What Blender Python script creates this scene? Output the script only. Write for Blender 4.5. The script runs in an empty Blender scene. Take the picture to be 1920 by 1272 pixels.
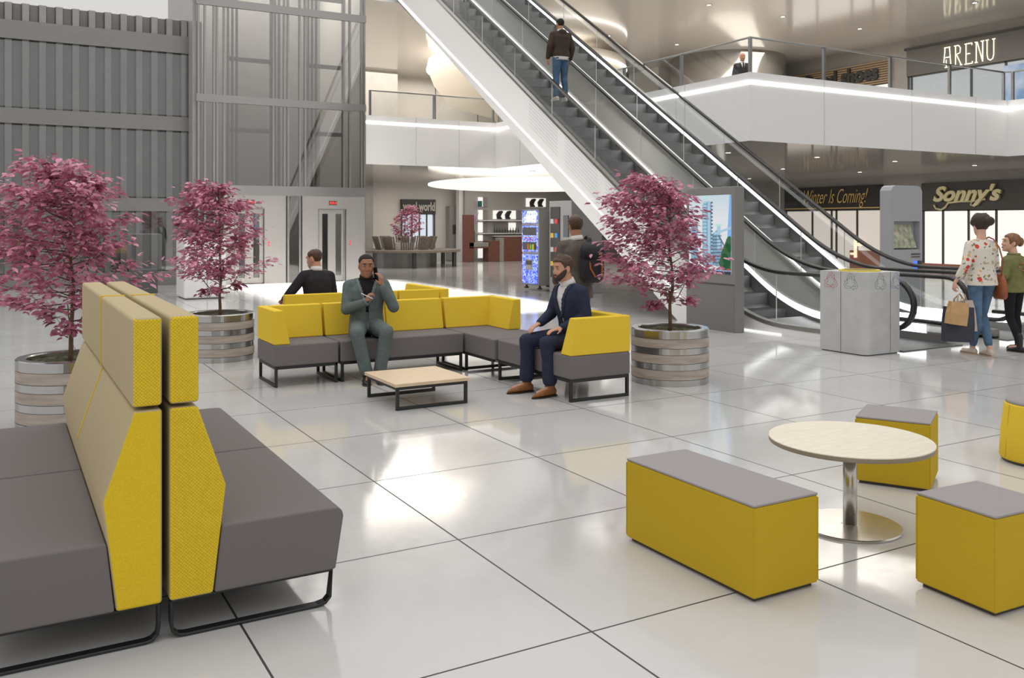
import bpy, bmesh, math, random
from mathutils import Vector as V, Matrix as M
R = math.radians
C = bpy.context.scene.collection
random.seed(7)
f = 1688.0; HC = 1.63; TH = R(29.65); ct = math.cos(TH); st = math.sin(TH)

# ------------------------------------------------------------------ materials
MATS = {}
def nt(m): return m.node_tree.nodes, m.node_tree.links
def mat(name, col, rough=.5, metal=0., noise=0., nscale=40., bump=0., bscale=200., emit=None, estr=0., spec=.5, stretch=None, col2=None, coat=0.):
    if name in MATS: return MATS[name]
    m = bpy.data.materials.new(name); m.use_nodes = True; N, L = nt(m); b = N['Principled BSDF']
    b.inputs['Base Color'].default_value = (*col, 1); b.inputs['Roughness'].default_value = rough
    b.inputs['Metallic'].default_value = metal; b.inputs['Specular IOR Level'].default_value = spec
    b.inputs['Coat Weight'].default_value = coat
    tc = N.new('ShaderNodeTexCoord'); src = tc.outputs['Object']
    if stretch:
        mp = N.new('ShaderNodeMapping'); mp.inputs['Scale'].default_value = stretch; L.new(src, mp.inputs[0]); src = mp.outputs[0]
    if noise or col2:
        n = N.new('ShaderNodeTexNoise'); n.inputs['Scale'].default_value = nscale; n.inputs['Detail'].default_value = 4; L.new(src, n.inputs['Vector'])
        r = N.new('ShaderNodeValToRGB'); L.new(n.outputs['Fac'], r.inputs[0])
        c2 = col2 or tuple(min(1, c*(1+noise)) for c in col); c1 = col if col2 else tuple(c*(1-noise) for c in col)
        r.color_ramp.elements[0].color = (*c1, 1); r.color_ramp.elements[1].color = (*c2, 1)
        r.color_ramp.elements[0].position = .3; r.color_ramp.elements[1].position = .7
        L.new(r.outputs[0], b.inputs['Base Color'])
    if bump:
        n2 = N.new('ShaderNodeTexNoise'); n2.inputs['Scale'].default_value = bscale; n2.inputs['Detail'].default_value = 3; L.new(src, n2.inputs['Vector'])
        bp = N.new('ShaderNodeBump'); bp.inputs['Strength'].default_value = bump; bp.inputs['Distance'].default_value = .004
        L.new(n2.outputs['Fac'], bp.inputs['Height']); L.new(bp.outputs[0], b.inputs['Normal'])
    if emit:
        b.inputs['Emission Color'].default_value = (*emit, 1); b.inputs['Emission Strength'].default_value = estr
    MATS[name] = m; return m
def glass(name, tint=(.95,.96,.96), base=.04, rough=0., k=.9):
    m = bpy.data.materials.new(name); m.use_nodes = True; N, L = nt(m); N.remove(N['Principled BSDF']); o = N['Material Output']
    t = N.new('ShaderNodeBsdfTransparent'); t.inputs[0].default_value = (*tint, 1)
    g = N.new('ShaderNodeBsdfGlossy'); g.inputs['Roughness'].default_value = rough; g.inputs[0].default_value = (1,1,1,1)
    fr = N.new('ShaderNodeLayerWeight'); fr.inputs[0].default_value = .5; pw = N.new('ShaderNodeMath'); pw.operation = 'POWER'; pw.inputs[1].default_value = 4.5; L.new(fr.outputs['Facing'], pw.inputs[0])
    ma = N.new('ShaderNodeMath'); ma.operation = 'MULTIPLY_ADD'; ma.inputs[1].default_value = k; ma.inputs[2].default_value = base
    ma.use_clamp = True; L.new(pw.outputs[0], ma.inputs[0])
    mx = N.new('ShaderNodeMixShader'); L.new(ma.outputs[0], mx.inputs[0]); L.new(t.outputs[0], mx.inputs[1]); L.new(g.outputs[0], mx.inputs[2]); L.new(mx.outputs[0], o.inputs[0])
    return m
def emis(name, col, s): return mat(name, (0,0,0) if s > 1.5 else tuple(c*.3 for c in col), .6, emit=col, estr=s)
def weave(name, c1, c2, scale=90., bump=.6):
    m = bpy.data.materials.new(name); m.use_nodes = True; N, L = nt(m); b = N['Principled BSDF']; b.inputs['Roughness'].default_value = .9; b.inputs['Specular IOR Level'].default_value = .15
    tc = N.new('ShaderNodeTexCoord'); mp = N.new('ShaderNodeMapping'); mp.inputs['Rotation'].default_value = (0, R(45), 0); L.new(tc.outputs['Object'], mp.inputs[0])
    v = N.new('ShaderNodeTexVoronoi'); v.inputs['Scale'].default_value = scale; v.inputs['Randomness'].default_value = .12; L.new(mp.outputs[0], v.inputs['Vector'])
    r = N.new('ShaderNodeValToRGB'); r.color_ramp.elements[0].color = (*c1,1); r.color_ramp.elements[1].color = (*c2,1); r.color_ramp.elements[0].position = .25; r.color_ramp.elements[1].position = .75
    L.new(v.outputs['Distance'], r.inputs[0]); L.new(r.outputs[0], b.inputs['Base Color'])
    bp = N.new('ShaderNodeBump'); bp.inputs['Strength'].default_value = bump; bp.inputs['Distance'].default_value = .003; bp.invert = True
    L.new(v.outputs['Distance'], bp.inputs['Height']); L.new(bp.outputs[0], b.inputs['Normal']); return m

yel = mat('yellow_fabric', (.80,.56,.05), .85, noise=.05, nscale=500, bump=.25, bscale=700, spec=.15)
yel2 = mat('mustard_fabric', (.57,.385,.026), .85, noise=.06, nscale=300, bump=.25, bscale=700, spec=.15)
ywv = weave('yellow_weave', (.86,.62,.04), (.50,.34,.02), 105)
ywv2 = mat('yellow_knit', (.78,.55,.03), .9, noise=.12, nscale=350, bump=.6, bscale=350, spec=.15)
beige = mat('heather_fabric', (.50,.41,.25), .9, noise=.06, nscale=500, bump=.2, bscale=700, spec=.15)
grey = mat('grey_fabric', (.185,.168,.165), .9, noise=.05, nscale=400, bump=.25, bscale=800, spec=.15)
grey2 = mat('light_grey_fabric', (.34,.315,.315), .9, noise=.04, nscale=400, bump=.2, bscale=800, spec=.15)
gseam = mat('grey_seam', (.06,.055,.055), .9)
yseam = mat('yellow_seam', (.55,.38,.01), .9)
blk = mat('black_metal', (.016,.017,.018), .42, spec=.5)
oak = mat('oak_wood', (.62,.47,.30), .5, col2=(.74,.58,.40), nscale=6, stretch=(1.5,14,1.5))
ash = mat('ash_wood', (.66,.60,.46), .42, col2=(.76,.71,.58), nscale=5, stretch=(2,16,1))
edgew = mat('table_edge', (.30,.25,.20), .5)
steel = mat('brushed_steel', (.62,.60,.57), .26, metal=1., noise=.05, nscale=20, stretch=(1,1,30))
steel2 = mat('satin_steel', (.42,.42,.41), .33, metal=1.)
steel3 = mat('dark_steel', (.30,.295,.29), .38, metal=.85)
white = mat('white_panel', (.88,.87,.86), .42)
whitew = mat('warm_white_wall', (.74,.71,.66), .5)
dark = mat('dark_grey', (.06,.058,.055), .5)
sill = mat('stone_grey', (.30,.285,.265), .30)
glassM = glass('clear_glass', base=.03)
glassR = glass('reflective_glass', (.86,.865,.865), base=.12, k=.7)
glassW = glass('facade_glass', (.86,.87,.88), base=.10, k=.7)

# ------------------------------------------------------------------ mesh builder
class MB:
    def __init__(s): s.v=[]; s.f=[]; s.m=[]
    def add(s, vs, fs, mi=0):
        k=len(s.v); s.v += [V(p) for p in vs]; s.f += [tuple(i+k for i in q) for q in fs]; s.m += ([mi]*len(fs) if isinstance(mi,int) else mi); return s
    def box(s,x0,x1,y0,y1,z0,z1,mi=0):
        return s.add([(x0,y0,z0),(x1,y0,z0),(x1,y1,z0),(x0,y1,z0),(x0,y0,z1),(x1,y0,z1),(x1,y1,z1),(x0,y1,z1)],
            [(0,3,2,1),(4,5,6,7),(0,1,5,4),(1,2,6,5),(2,3,7,6),(3,0,4,7)], mi)
    def prism(s, poly, axis, a, b, mi=0, capm=None):
        # poly in the two other axes (cyclic order: x->(y,z), y->(x,z), z->(x,y))
        def P(p,t):
            return {'x':(t,p[0],p[1]),'y':(p[0],t,p[1]),'z':(p[0],p[1],t)}[axis]
        n=len(poly); vs=[P(p,a) for p in poly]+[P(p,b) for p in poly]
        fs=[(i,(i+1)%n,(i+1)%n+n,i+n) for i in range(n)]; fs += [tuple(range(n))[::-1], tuple(range(n,2*n))]
        return s.add(vs,fs,[mi]*n+[mi if capm is None else capm]*2)
    def lathe(s, prof, c=(0,0,0), n=48, mi=0, cap=True):
        vs=[];fs=[]
        for (r,z) in prof:
            for i in range(n):
                a=2*math.pi*i/n; vs.append((c[0]+r*math.cos(a),c[1]+r*math.sin(a),c[2]+z))
        for j in range(len(prof)-1):
            for i in range(n):
                fs.append((j*n+i,j*n+(i+1)%n,(j+1)*n+(i+1)%n,(j+1)*n+i))
        if cap: fs += [tuple(range(n))[::-1], tuple(range((len(prof)-1)*n,len(prof)*n))]
        return s.add(vs,fs,mi)
    def tube(s, pts, r, n=8, mi=0):
        pts=[V(p) for p in pts]; rs=r if isinstance(r,(list,tuple)) else [r]*len(pts); vs=[];fs=[]
        for i,p in enumerate(pts):
            d=(pts[min(i+1,len(pts)-1)]-pts[max(i-1,0)]).normalized()
            a=d.orthogonal().normalized() if i==0 else (pa-d*pa.dot(d)).normalized()
            pa=a; b=d.cross(a)
            for k in range(n):
                t=2*math.pi*k/n; vs.append(p+(a*math.cos(t)+b*math.sin(t))*rs[i])
        for i in range(len(pts)-1):
            for k in range(n): fs.append((i*n+k,i*n+(k+1)%n,(i+1)*n+(k+1)%n,(i+1)*n+k))
        fs += [tuple(range(n))[::-1], tuple(range((len(pts)-1)*n,len(pts)*n))]
        return s.add(vs,fs,mi)
    def sweep(s, pts, w, h, axis='x', mi=0):
        # rectangular section swept in the plane normal to axis; w along axis, h in plane
        ax={'x':V((1,0,0)),'y':V((0,1,0)),'z':V((0,0,1))}[axis]; pts=[V(p) for p in pts]; vs=[];fs=[]
        c=.25
        for i,p in enumerate(pts):
            d=(pts[min(i+1,len(pts)-1)]-pts[max(i-1,0)]).normalized(); nn=ax.cross(d).normalized()
            for (a,b) in ((-.5,-.5+c),(-.5+c*h/w,-.5),(.5-c*h/w,-.5),(.5,-.5+c),(.5,.5-c),(.5-c*h/w,.5),(-.5+c*h/w,.5),(-.5,.5-c)): vs.append(p+ax*a*w+nn*b*h)
        for i in range(len(pts)-1):
            for k in range(8): fs.append((i*8+k,i*8+(k+1)%8,(i+1)*8+(k+1)%8,(i+1)*8+k))
        fs += [tuple(range(8))[::-1], tuple(range((len(pts)-1)*8,len(pts)*8))]
        return s.add(vs,fs,mi)
    def cone(s,p0,r0,p1,r1,n=14):
        p0=V(p0);p1=V(p1);d=(p1-p0); L=d.length; d=d/L if L>1e-6 else V((0,0,1)); a=d.orthogonal().normalized(); b=d.cross(a); vs=[];fs=[];rings=[]
        for t in (-90,-60,-30,0): rings.append((p0+d*r0*math.sin(R(t)), max(.0005,r0*math.cos(R(t)))))
        for t in (0,30,60,90): rings.append((p1+d*r1*math.sin(R(t)), max(.0005,r1*math.cos(R(t)))))
        for c,r in rings:
            for k in range(n):
                t=2*math.pi*k/n; vs.append(c+(a*math.cos(t)+b*math.sin(t))*r)
        for i in range(len(rings)-1):
            for k in range(n): fs.append((i*n+k,i*n+(k+1)%n,(i+1)*n+(k+1)%n,(i+1)*n+k))
        fs += [tuple(range(n))[::-1], tuple(range((len(rings)-1)*n,len(rings)*n))]
        return s.add(vs,fs)
    def ell(s,c,r,fr=None,n=16,mi=0):
        X,Y,Z = fr or (V((1,0,0)),V((0,1,0)),V((0,0,1))); c=V(c); vs=[];fs=[];m=10
        for j in range(m+1):
            ph=-math.pi/2+math.pi*j/m; cr=max(.002,math.cos(ph))
            for k in range(n):
                t=2*math.pi*k/n; vs.append(c+X*(r[0]*cr*math.cos(t))+Y*(r[1]*cr*math.sin(t))+Z*(r[2]*math.sin(ph)))
        for i in range(m):
            for k in range(n): fs.append((i*n+k,i*n+(k+1)%n,(i+1)*n+(k+1)%n,(i+1)*n+k))
        fs += [tuple(range(n))[::-1], tuple(range(m*n,(m+1)*n))]
        return s.add(vs,fs,mi)
    def loft(s,secs,n=24,mi=0,p=2.):
        vs=[];fs=[]
        for (c,X,Y) in secs:
            for k in range(n):
                t=2*math.pi*k/n; cx=math.cos(t); sy=math.sin(t)
                cx=math.copysign(abs(cx)**(2/p),cx); sy=math.copysign(abs(sy)**(2/p),sy)
                vs.append(V(c)+X*cx+Y*sy)
        for i in range(len(secs)-1):
            for k in range(n): fs.append((i*n+k,i*n+(k+1)%n,(i+1)*n+(k+1)%n,(i+1)*n+k))
        fs += [tuple(range(n))[::-1], tuple(range((len(secs)-1)*n,len(secs)*n))]
        return s.add(vs,fs,mi)
    def build(s,name,mats,parent=None,bevel=0,seg=2,smooth=False,world=False,flip=True):
        off = V(parent.location) if (world and parent) else V((0,0,0))
        me=bpy.data.meshes.new(name); me.from_pydata([tuple(p-off) for p in s.v],[],s.f)
        for mm in (mats if isinstance(mats,(list,tuple)) else [mats]): me.materials.append(mm)
        for p,mi in zip(me.polygons,s.m): p.material_index=mi; p.use_smooth=smooth
        if flip:
            bm=bmesh.new(); bm.from_mesh(me); bmesh.ops.recalc_face_normals(bm,faces=bm.faces); bm.to_mesh(me); bm.free()
        me.update(); o=bpy.data.objects.new(name,me); C.objects.link(o)
        if parent: o.parent=parent
        if bevel:
            b=o.modifiers.new('b','BEVEL'); b.width=bevel; b.segments=seg; b.limit_method='ANGLE'; b.angle_limit=R(35); b.use_clamp_overlap=True
            for p in me.polygons: p.use_smooth=True
            w=o.modifiers.new('w','WEIGHTED_NORMAL'); w.keep_sharp=False
        return o
def tag(o,label,cat,group=None,kind=None):
    o['label']=label; o['category']=cat
    if group: o['group']=group
    if kind: o['kind']=kind
    return o
def thing(name,label,cat,loc=(0,0,0),rz=0,group=None):
    o=bpy.data.objects.new(name,None); C.objects.link(o); o.location=loc; o.rotation_euler=(0,0,rz); o.empty_display_size=.1
    return tag(o,label,cat,group)
def struct(o,name=None): o['kind']='structure'; return o
def dup(root,loc,rz,label,group=None):
    r=root.copy(); C.objects.link(r); r.location=loc; r.rotation_euler=(0,0,rz); r['label']=label
    if group: r['group']=group
    for ch in list(root.children):
        c=ch.copy(); C.objects.link(c); c.parent=r
        for g in list(ch.children):
            d=g.copy(); C.objects.link(d); d.parent=c
    return r
def bake(o,vox,it=3,fac=.5):
    m=o.modifiers.new('r','REMESH'); m.mode='VOXEL'; m.voxel_size=vox
    if it: s=o.modifiers.new('s','SMOOTH'); s.factor=fac; s.iterations=it
    dg=bpy.context.evaluated_depsgraph_get(); dg.update(); me=bpy.data.meshes.new_from_object(o.evaluated_get(dg)); mt=o.data.materials[0]
    old=o.data; o.modifiers.clear(); o.data=me
    me.materials.clear(); me.materials.append(mt)
    for p in me.polygons: p.use_smooth=True; p.material_index=0
    bpy.data.meshes.remove(old); return o
ORI={'-x':M(((0,0,-1),(-1,0,0),(0,1,0))),'-y':M(((1,0,0),(0,0,-1),(0,1,0)))}
def text(name,s,size,loc,ori,mt,parent=None,ext=.01,shear=0.,sx=1.,sy=1.,bold=0.,world=True,align='CENTER'):
    cu=bpy.data.curves.new(name,'FONT'); cu.body=s; cu.size=size; cu.extrude=ext; cu.shear=shear; cu.offset=bold; cu.align_x=align; cu.align_y='CENTER'; cu.resolution_u=4
    o=bpy.data.objects.new(name,cu); C.objects.link(o)
    dg=bpy.context.evaluated_depsgraph_get(); me=bpy.data.meshes.new_from_object(o.evaluated_get(dg)); bpy.data.objects.remove(o)
    A=ORI[ori].to_4x4() @ M.Diagonal((sx,sy,1,1)); me.transform(A)
    l=V(loc)-(V(parent.location) if parent and world else V((0,0,0))); me.transform(M.Translation(l))
    me.materials.clear(); me.materials.append(mt); o=bpy.data.objects.new(name,me); C.objects.link(o)
    if parent: o.parent=parent
    return o
def strokes(mb,paths,r,loc,ori,sc=1.,mi=0,n=6):
    A=ORI[ori]
    for p in paths: mb.tube([V(loc)+A@V((x*sc,y*sc,0)) for x,y in p],r,n,mi)

# ------------------------------------------------------------------ camera + world + lights
cam=bpy.data.cameras.new('camera'); co=bpy.data.objects.new('camera',cam); C.objects.link(co); bpy.context.scene.camera=co
co.location=(0,0,HC); co.rotation_euler=(R(90),0,-TH); cam.sensor_fit='HORIZONTAL'; cam.sensor_width=36; cam.lens=36*f/1920; cam.shift_y=(418-636)/1920; cam.clip_end=300; cam.clip_start=.05
sc=bpy.context.scene; sc.view_settings.view_transform='Standard'; sc.view_settings.look='None'; sc.view_settings.exposure=0.0
w=bpy.data.worlds.new('world'); sc.world=w; w.use_nodes=True; N,L=w.node_tree.nodes,w.node_tree.links; bg=N['Background']
tc=N.new('ShaderNodeTexCoord'); sp=N.new('ShaderNodeSeparateXYZ'); L.new(tc.outputs['Generated'],sp.inputs[0])
rp=N.new('ShaderNodeValToRGB'); L.new(sp.outputs[2],rp.inputs[0]); e=rp.color_ramp.elements
e[0].position=0.; e[0].color=(.46,.45,.435,1); e[1].position=.55; e[1].color=(.72,.71,.70,1); x=e.new(.25); x.color=(.62,.61,.595,1); x=e.new(.85); x.color=(1.,.995,.985,1)
L.new(rp.outputs[0],bg.inputs[0]); bg.inputs[1].default_value=1.17
def area(name,loc,rot,sx,sy,en,col=(1,1,1),spread=180):
    l=bpy.data.lights.new(name,'AREA'); l.shape='RECTANGLE'; l.size=sx; l.size_y=sy; l.energy=en; l.color=col; l.spread=R(spread)
    o=bpy.data.objects.new(name,l); C.objects.link(o); o.location=loc; o.rotation_euler=rot; return o
area('sun_patch_light',(7.4,19.2,13),(0,0,0),4.6,10.0,900,(1,.97,.92),6)
area('skylight',(4.5,14.5,14),(0,0,0),16,18,380,(1,.985,.96),140)
area('under_ceiling_light',(20,20,3.22),(0,0,0),8,8,330,(1,.93,.84))
area('under_ceiling_light',(15,30,3.22),(0,0,0),7,7,260,(1,.94,.86))
area('upper_ceiling_light',(20,20,7.9),(0,0,0),9,9,900,(1,.94,.86))
area('upper_ceiling_light',(14,31,7.9),(0,0,0),9,9,1000,(1,.93,.84))

# ------------------------------------------------------------------ floor
def floor_mat():
    m=bpy.data.materials.new('polished_tiles'); m.use_nodes=True; N,L=nt(m); b=N['Principled BSDF']
    g=N.new('ShaderNodeNewGeometry'); s=N.new('ShaderNodeSeparateXYZ'); L.new(g.outputs['Position'],s.inputs[0])
    def math_(op,a,bv=None,c=None):
        n=N.new('ShaderNodeMath'); n.operation=op
        for i,x in enumerate((a,bv,c)):
            if x is None: continue
            if isinstance(x,(int,float)): n.inputs[i].default_value=x
            else: L.new(x,n.inputs[i])
        return n.outputs[0]
    ds=[]; ids=[]
    for out,o0 in ((s.outputs[0],.85),(s.outputs[1],.56)):
        q=math_('DIVIDE',math_('SUBTRACT',out,o0),1.2); ids.append(math_('FLOOR',q)); fr=math_('FRACT',q)
        d=math_('MINIMUM',fr,math_('SUBTRACT',1.,fr)); ds.append(math_('MULTIPLY',d,1.2))
    gd=math_('MINIMUM',ds[0],ds[1]); gl=math_('LESS_THAN',gd,.0048)
    cb=N.new('ShaderNodeCombineXYZ'); L.new(ids[0],cb.inputs[0]); L.new(ids[1],cb.inputs[1])
    wn=N.new('ShaderNodeTexWhiteNoise'); L.new(cb.outputs[0],wn.inputs['Vector'])
    n=N.new('ShaderNodeTexNoise'); n.inputs['Scale'].default_value=1.6; n.inputs['Detail'].default_value=5; L.new(g.outputs['Position'],n.inputs['Vector'])
    n2=N.new('ShaderNodeTexNoise'); n2.inputs['Scale'].default_value=14; n2.inputs['Detail'].default_value=6; L.new(g.outputs['Position'],n2.inputs['Vector'])
    val=math_('ADD',math_('MULTIPLY_ADD',wn.outputs['Value'],.04,.50),math_('MULTIPLY_ADD',n.outputs['Fac'],.09,math_('MULTIPLY',n2.outputs['Fac'],.04)))
    cc=N.new('ShaderNodeCombineColor'); L.new(val,cc.inputs[0]); L.new(math_('MULTIPLY',val,.985),cc.inputs[1]); L.new(math_('MULTIPLY',val,.965),cc.inputs[2])
    mx=N.new('ShaderNodeMix'); mx.data_type='RGBA'; L.new(gl,mx.inputs[0]); L.new(cc.outputs[0],mx.inputs[6]); mx.inputs[7].default_value=(.035,.033,.03,1)
    L.new(mx.outputs[2],b.inputs['Base Color'])
    L.new(math_('MULTIPLY_ADD',n2.outputs['Fac'],.10,math_('MULTIPLY_ADD',n.outputs['Fac'],.10,math_('MULTIPLY',gl,.5))),b.inputs['Roughness'])
    b.inputs['IOR'].default_value=1.55; b.inputs['Specular IOR Level'].default_value=.6
    return m
struct(MB().add([(-30,-14,0),(60,-14,0),(60,60,0),(-30,60,0)],[(0,1,2,3)]).build('floor',floor_mat()))

# ------------------------------------------------------------------ shell: mezzanine slabs, ceilings, walls
ceilm=mat('glossy_ceiling',(.52,.49,.46),.09,spec=.7,noise=.04,nscale=3)
ceilu=mat('glossy_upper_ceiling',(.52,.49,.46),.12,spec=.75)
def poly_slab(name,z0,z1,mt_side,mt_bot,mt_top=None):
    P=[(9.05,24.3),(13.25,24.3),(13.25,13.5),(22.,13.5),(22.,-6),(27.6,-6),(27.6,36.5),(9.05,36.5)]
    mb=MB(); n=len(P); vs=[(x,y,z0) for x,y in P]+[(x,y,z1) for x,y in P]
    mb.add(vs,[(i,(i+1)%n,(i+1)%n+n,i+n) for i in range(n)]+[tuple(range(n)),tuple(range(n,2*n))],[0]*n+[1,2])
    return struct(mb.build(name,[mt_side,mt_bot,mt_top or whitew]))
upfloor=mat('upper_floor',(.45,.43,.4),.3)
poly_slab('ceiling',3.3,4.7,white,ceilm,upfloor)
poly_slab('ceiling.001',8.0,9.4,white,ceilu,upfloor)
led=emis('led_white',(1,.98,.95),5.)
mb=MB()
for (x0,x1,y0,y1) in ((9.05,13.25,24.285,24.3),(13.235,13.25,13.5,24.3),(13.25,22.,13.485,13.5),(21.985,22.,-6,13.5)):
    mb.box(x0,x1,y0,y1,4.46,4.53)
struct(mb.build('trim_1',led))
mb=MB()
for u in (10.6,12.): mb.box(u,u+.006,24.292,24.3,3.3,4.7)
for v_ in (15.5,18,20.5,22.8): mb.box(13.243,13.25,v_,v_+.006,3.3,4.7)
for u in (15.4,18.3,20.7): mb.box(u,u+.006,13.492,13.5,3.3,4.7)
struct(mb.build('trim_2',mat('panel_joint',(.5,.49,.48),.6)))
# back and right walls
wb=mat('back_wall_panels',(.50,.475,.44),.30,noise=.05,nscale=.8)
wg=mat('grey_wall',(.36,.35,.33),.32,noise=.05,nscale=3)
mb=MB(); mb.box(9.0,27.6,36.4,36.6,0,9.4)
for u in (16.8,18.9,21.,23.1,25.2): mb.box(u,u+.02,36.37,36.4,4.7,8.,1)
struct(mb.build('wall_back',[wb,dark]))
struct(MB().box(12.2,18.3,35.2,36.4,0,3.3).build('wall_back_shopfront',whitew))
struct(MB().box(9.06,13.2,34.6,36.3,0,3.3).box(9.06,14.6,35.4,36.3,4.7,8.).build('wall_back_side',wg))
struct(MB().box(27.5,28.6,-6,36.6,0,9.4).build('wall_right',mat('right_wall',(.33,.31,.29),.28,noise=.05,nscale=3)))
# round column / curved wall at the upper level
tw=mat('polished_curved_wall',(.62,.59,.55),.2,metal=.75)
struct(MB().lathe([(2.2,4.7),(2.2,8.)],(24.7,26.4,0),64).build('wall_curved',tw,smooth=True))
struct(MB().box(23.4,25.2,29,31,4.7,8.).build('wall_core',whitew))
struct(MB().lathe([(.28,0),(.28,3.3)],(22.6,24.6,0),32).build('column',steel2,smooth=True))
struct(MB().box(19.4,19.75,34.9,35.2,0,3.3).build('column.001',whitew))
# upper mezzanine doors etc
for i,(u,v_) in enumerate(((26.0,36.36),(24.2,36.36))):
    struct(MB().box(u,u+.9,v_-.03,v_,4.7,6.8).build('door_%d'%(i+1),steel3))

# downlights in the lower and upper ceiling
dl=emis('downlight_glow',(1,.95,.8),6.)
k=0
t=thing('recessed_downlight','small round recessed downlight in glossy grey mall ceiling','ceiling light',(15,16,3.3),group='downlights in the mall ceilings')
MB().lathe([(.09,-.012),(.09,0)],n=24).build('rim',steel3,t); MB().lathe([(.06,-.014),(.06,-.004)],n=24).build('lamp',dl,t)
for z in (3.3,8.0):
    for u in (15.,18.,21.,24.5):
        for v_ in (16.,20.,25.,30.):
            if (z,u,v_)==(3.3,15.,16.): continue
            dup(t,(u,v_,z),0,t['label'],t['group'])

# ------------------------------------------------------------------ shops on the right wall (plane x = 27.5)
XS=27.5
signb=mat('sign_black',(.03,.028,.027),.5); signg=mat('sign_grey',(.075,.072,.068),.5)
gold=mat('sign_gold',(.72,.52,.20),.35,metal=.6); goldp=mat('sign_pale_gold',(.66,.60,.36),.4,metal=.4)
winw=emis('shop_window_glow',(1.,.95,.90),.92); wing=emis('shop_window_warm',(.86,.78,.70),.62)
redf=mat('shop_floor_red',(.38,.16,.11),.4)
woodst=mat('wood_slats',(.50,.32,.16),.5); upwin=emis('upper_window_grey',(.62,.66,.68),.55)
def shop(name,label,v0,v1,zb,zs0,zs1,signm,winm,mull,depth=.06):
    t=thing(name,label,'shop front',(XS,(v0+v1)/2,zb))
    MB().box(XS-depth-.10,XS-.02,v0,v1,zs0,zs1).build('sign_board',signm,t,world=True,bevel=.01)
    MB().box(XS-.05,XS-.02,v0+.05,v1-.05,zb,zs0).build('display_window',winm,t,world=True)
    mb=MB()
    for v_ in mull: mb.box(XS-.10,XS-.05,v_-.03,v_+.03,zb,zs0)
    mb.box(XS-.10,XS-.05,v0,v1,zs0-.04,zs0); mb.box(XS-.10,XS-.05,v0,v0+.06,zb,zs0); mb.box(XS-.10,XS-.05,v1-.06,v1,zb,zs0)
    mb.build('mullion_frame',dark,t,world=True); return t
def vat(px,u=XS):
    k=(px-960)/f; Y=u/(k*ct+st); return (-k*st+ct)*Y
def uat(px,v_):
    k=(px-960)/f; Y=v_/(-k*st+ct); return (k*ct+st)*Y
def zat(u,v_,py): return HC-(py-418)*(u*st+v_*ct)/f
t=shop('shop_front','ground floor shop front with gold script sign on dark grey fascia',12.5,vat(1733),0,2.06,2.98,signg,winw,[vat(p) for p in (1771,1819,1871,1960)])
MB().box(XS-.3,XS-.12,12.6,vat(1736),.02,.26).build('display_plinth',redf,t,world=True)
text('sign_lettering',"Sonny's",.74,(XS-.24,vat(1818),2.56),'-x',goldp,t,.05,.35,1.02,.9,.03)
mb=MB(); Y0=vat(1812); strokes(mb,[[(-1.02,-.30),(-.95,-.42),(-.75,-.46),(-.6,-.38),(-.5,-.24),(-.1,-.2),(.4,-.2),(.8,-.14)],[(.35,-.2),(.3,-.32),(.42,-.36),(.52,-.25)]],.035,(XS-.22,Y0,2.53),'-x'); mb.build('sign_flourish',goldp,t,world=True)
t=shop('shop_front','ground floor shop front with slim gold handwriting on black fascia',vat(1657),vat(1476),0,2.12,3.0,signb,wing,[vat(p) for p in (1526,1562,1571,1610)])
text('sign_lettering',"Winter Is Coming!",.60,(XS-.19,vat(1568),2.60),'-x',gold,t,.015,.5,.66,1.3,-.006)
MB().box(XS-.17,XS-.16,vat(1657)+.05,vat(1476)-.05,2.16,2.20).build('gold_line',gold,t,world=True)
MB().box(XS-.2,XS-.1,vat(1656),vat(1600),0,.62).build('display_plinth',redf,t,world=True)
# glowing wood stand in the window
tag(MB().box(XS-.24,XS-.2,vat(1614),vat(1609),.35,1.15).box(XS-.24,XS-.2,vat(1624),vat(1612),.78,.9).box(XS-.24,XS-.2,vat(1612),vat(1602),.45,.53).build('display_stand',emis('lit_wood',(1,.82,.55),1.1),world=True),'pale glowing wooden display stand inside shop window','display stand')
# upper shops
t=shop('shop_front','upper floor shop front with glowing cream art nouveau letters',11.0,vat(1705),4.7,6.70,7.62,mat('sign_taupe',(.12,.115,.105),.45),upwin,[vat(p) for p in (1712,1824,1889)])
cream=emis('letters_cream',(1,.92,.62),2.)
MB().box(XS-.2,XS-.05,11.0,vat(1702),7.6,7.68).build('canopy_edge',dark,t,world=True)
mb=MB(); lw=.016
LET=[[[(-.0,-.3),(.06,.3)],[(.03,.42),(.3,.42)],[(.06,.42),(.06,.3)],[(.27,.42),(.33,-.3)],[(.03,.0),(.3,.0)],[(.12,-.42),(.12,-.1)],[(.05,-.42),(.2,-.42)]],
 [[(.08,-.42),(.08,.42)],[(.02,.42),(.22,.42),(.3,.3),(.28,.1),(.1,.05)],[(.12,.05),(.34,-.42)],[(.02,-.42),(.16,-.42)],[(.28,-.42),(.38,-.42)]],
 [[(.08,-.42),(.08,.42)],[(.02,.42),(.34,.42)],[(.08,0),(.26,0)],[(.02,-.42),(.36,-.42)],[(.36,-.42),(.36,-.34)],[(.34,.42),(.34,.34)]],
 [[(.06,-.42),(.06,.42)],[(.0,.42),(.1,.42),(.34,-.42)],[(.34,-.42),(.34,.42)],[(.26,.42),(.4,.42)],[(.0,-.42),(.12,-.42)]],
 [[(.06,.42),(.06,-.2),(.1,-.36),(.2,-.42),(.3,-.36),(.34,-.2),(.34,.42)],[(.0,.42),(.12,.42)],[(.28,.42),(.4,.42)]]]
for i,l in enumerate(LET):
    strokes(mb,l,lw,(XS-.19,vat(1776)-i*.46*.80,7.12),'-x',.78)
mb.build('sign_lettering',cream,t,world=True)
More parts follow.
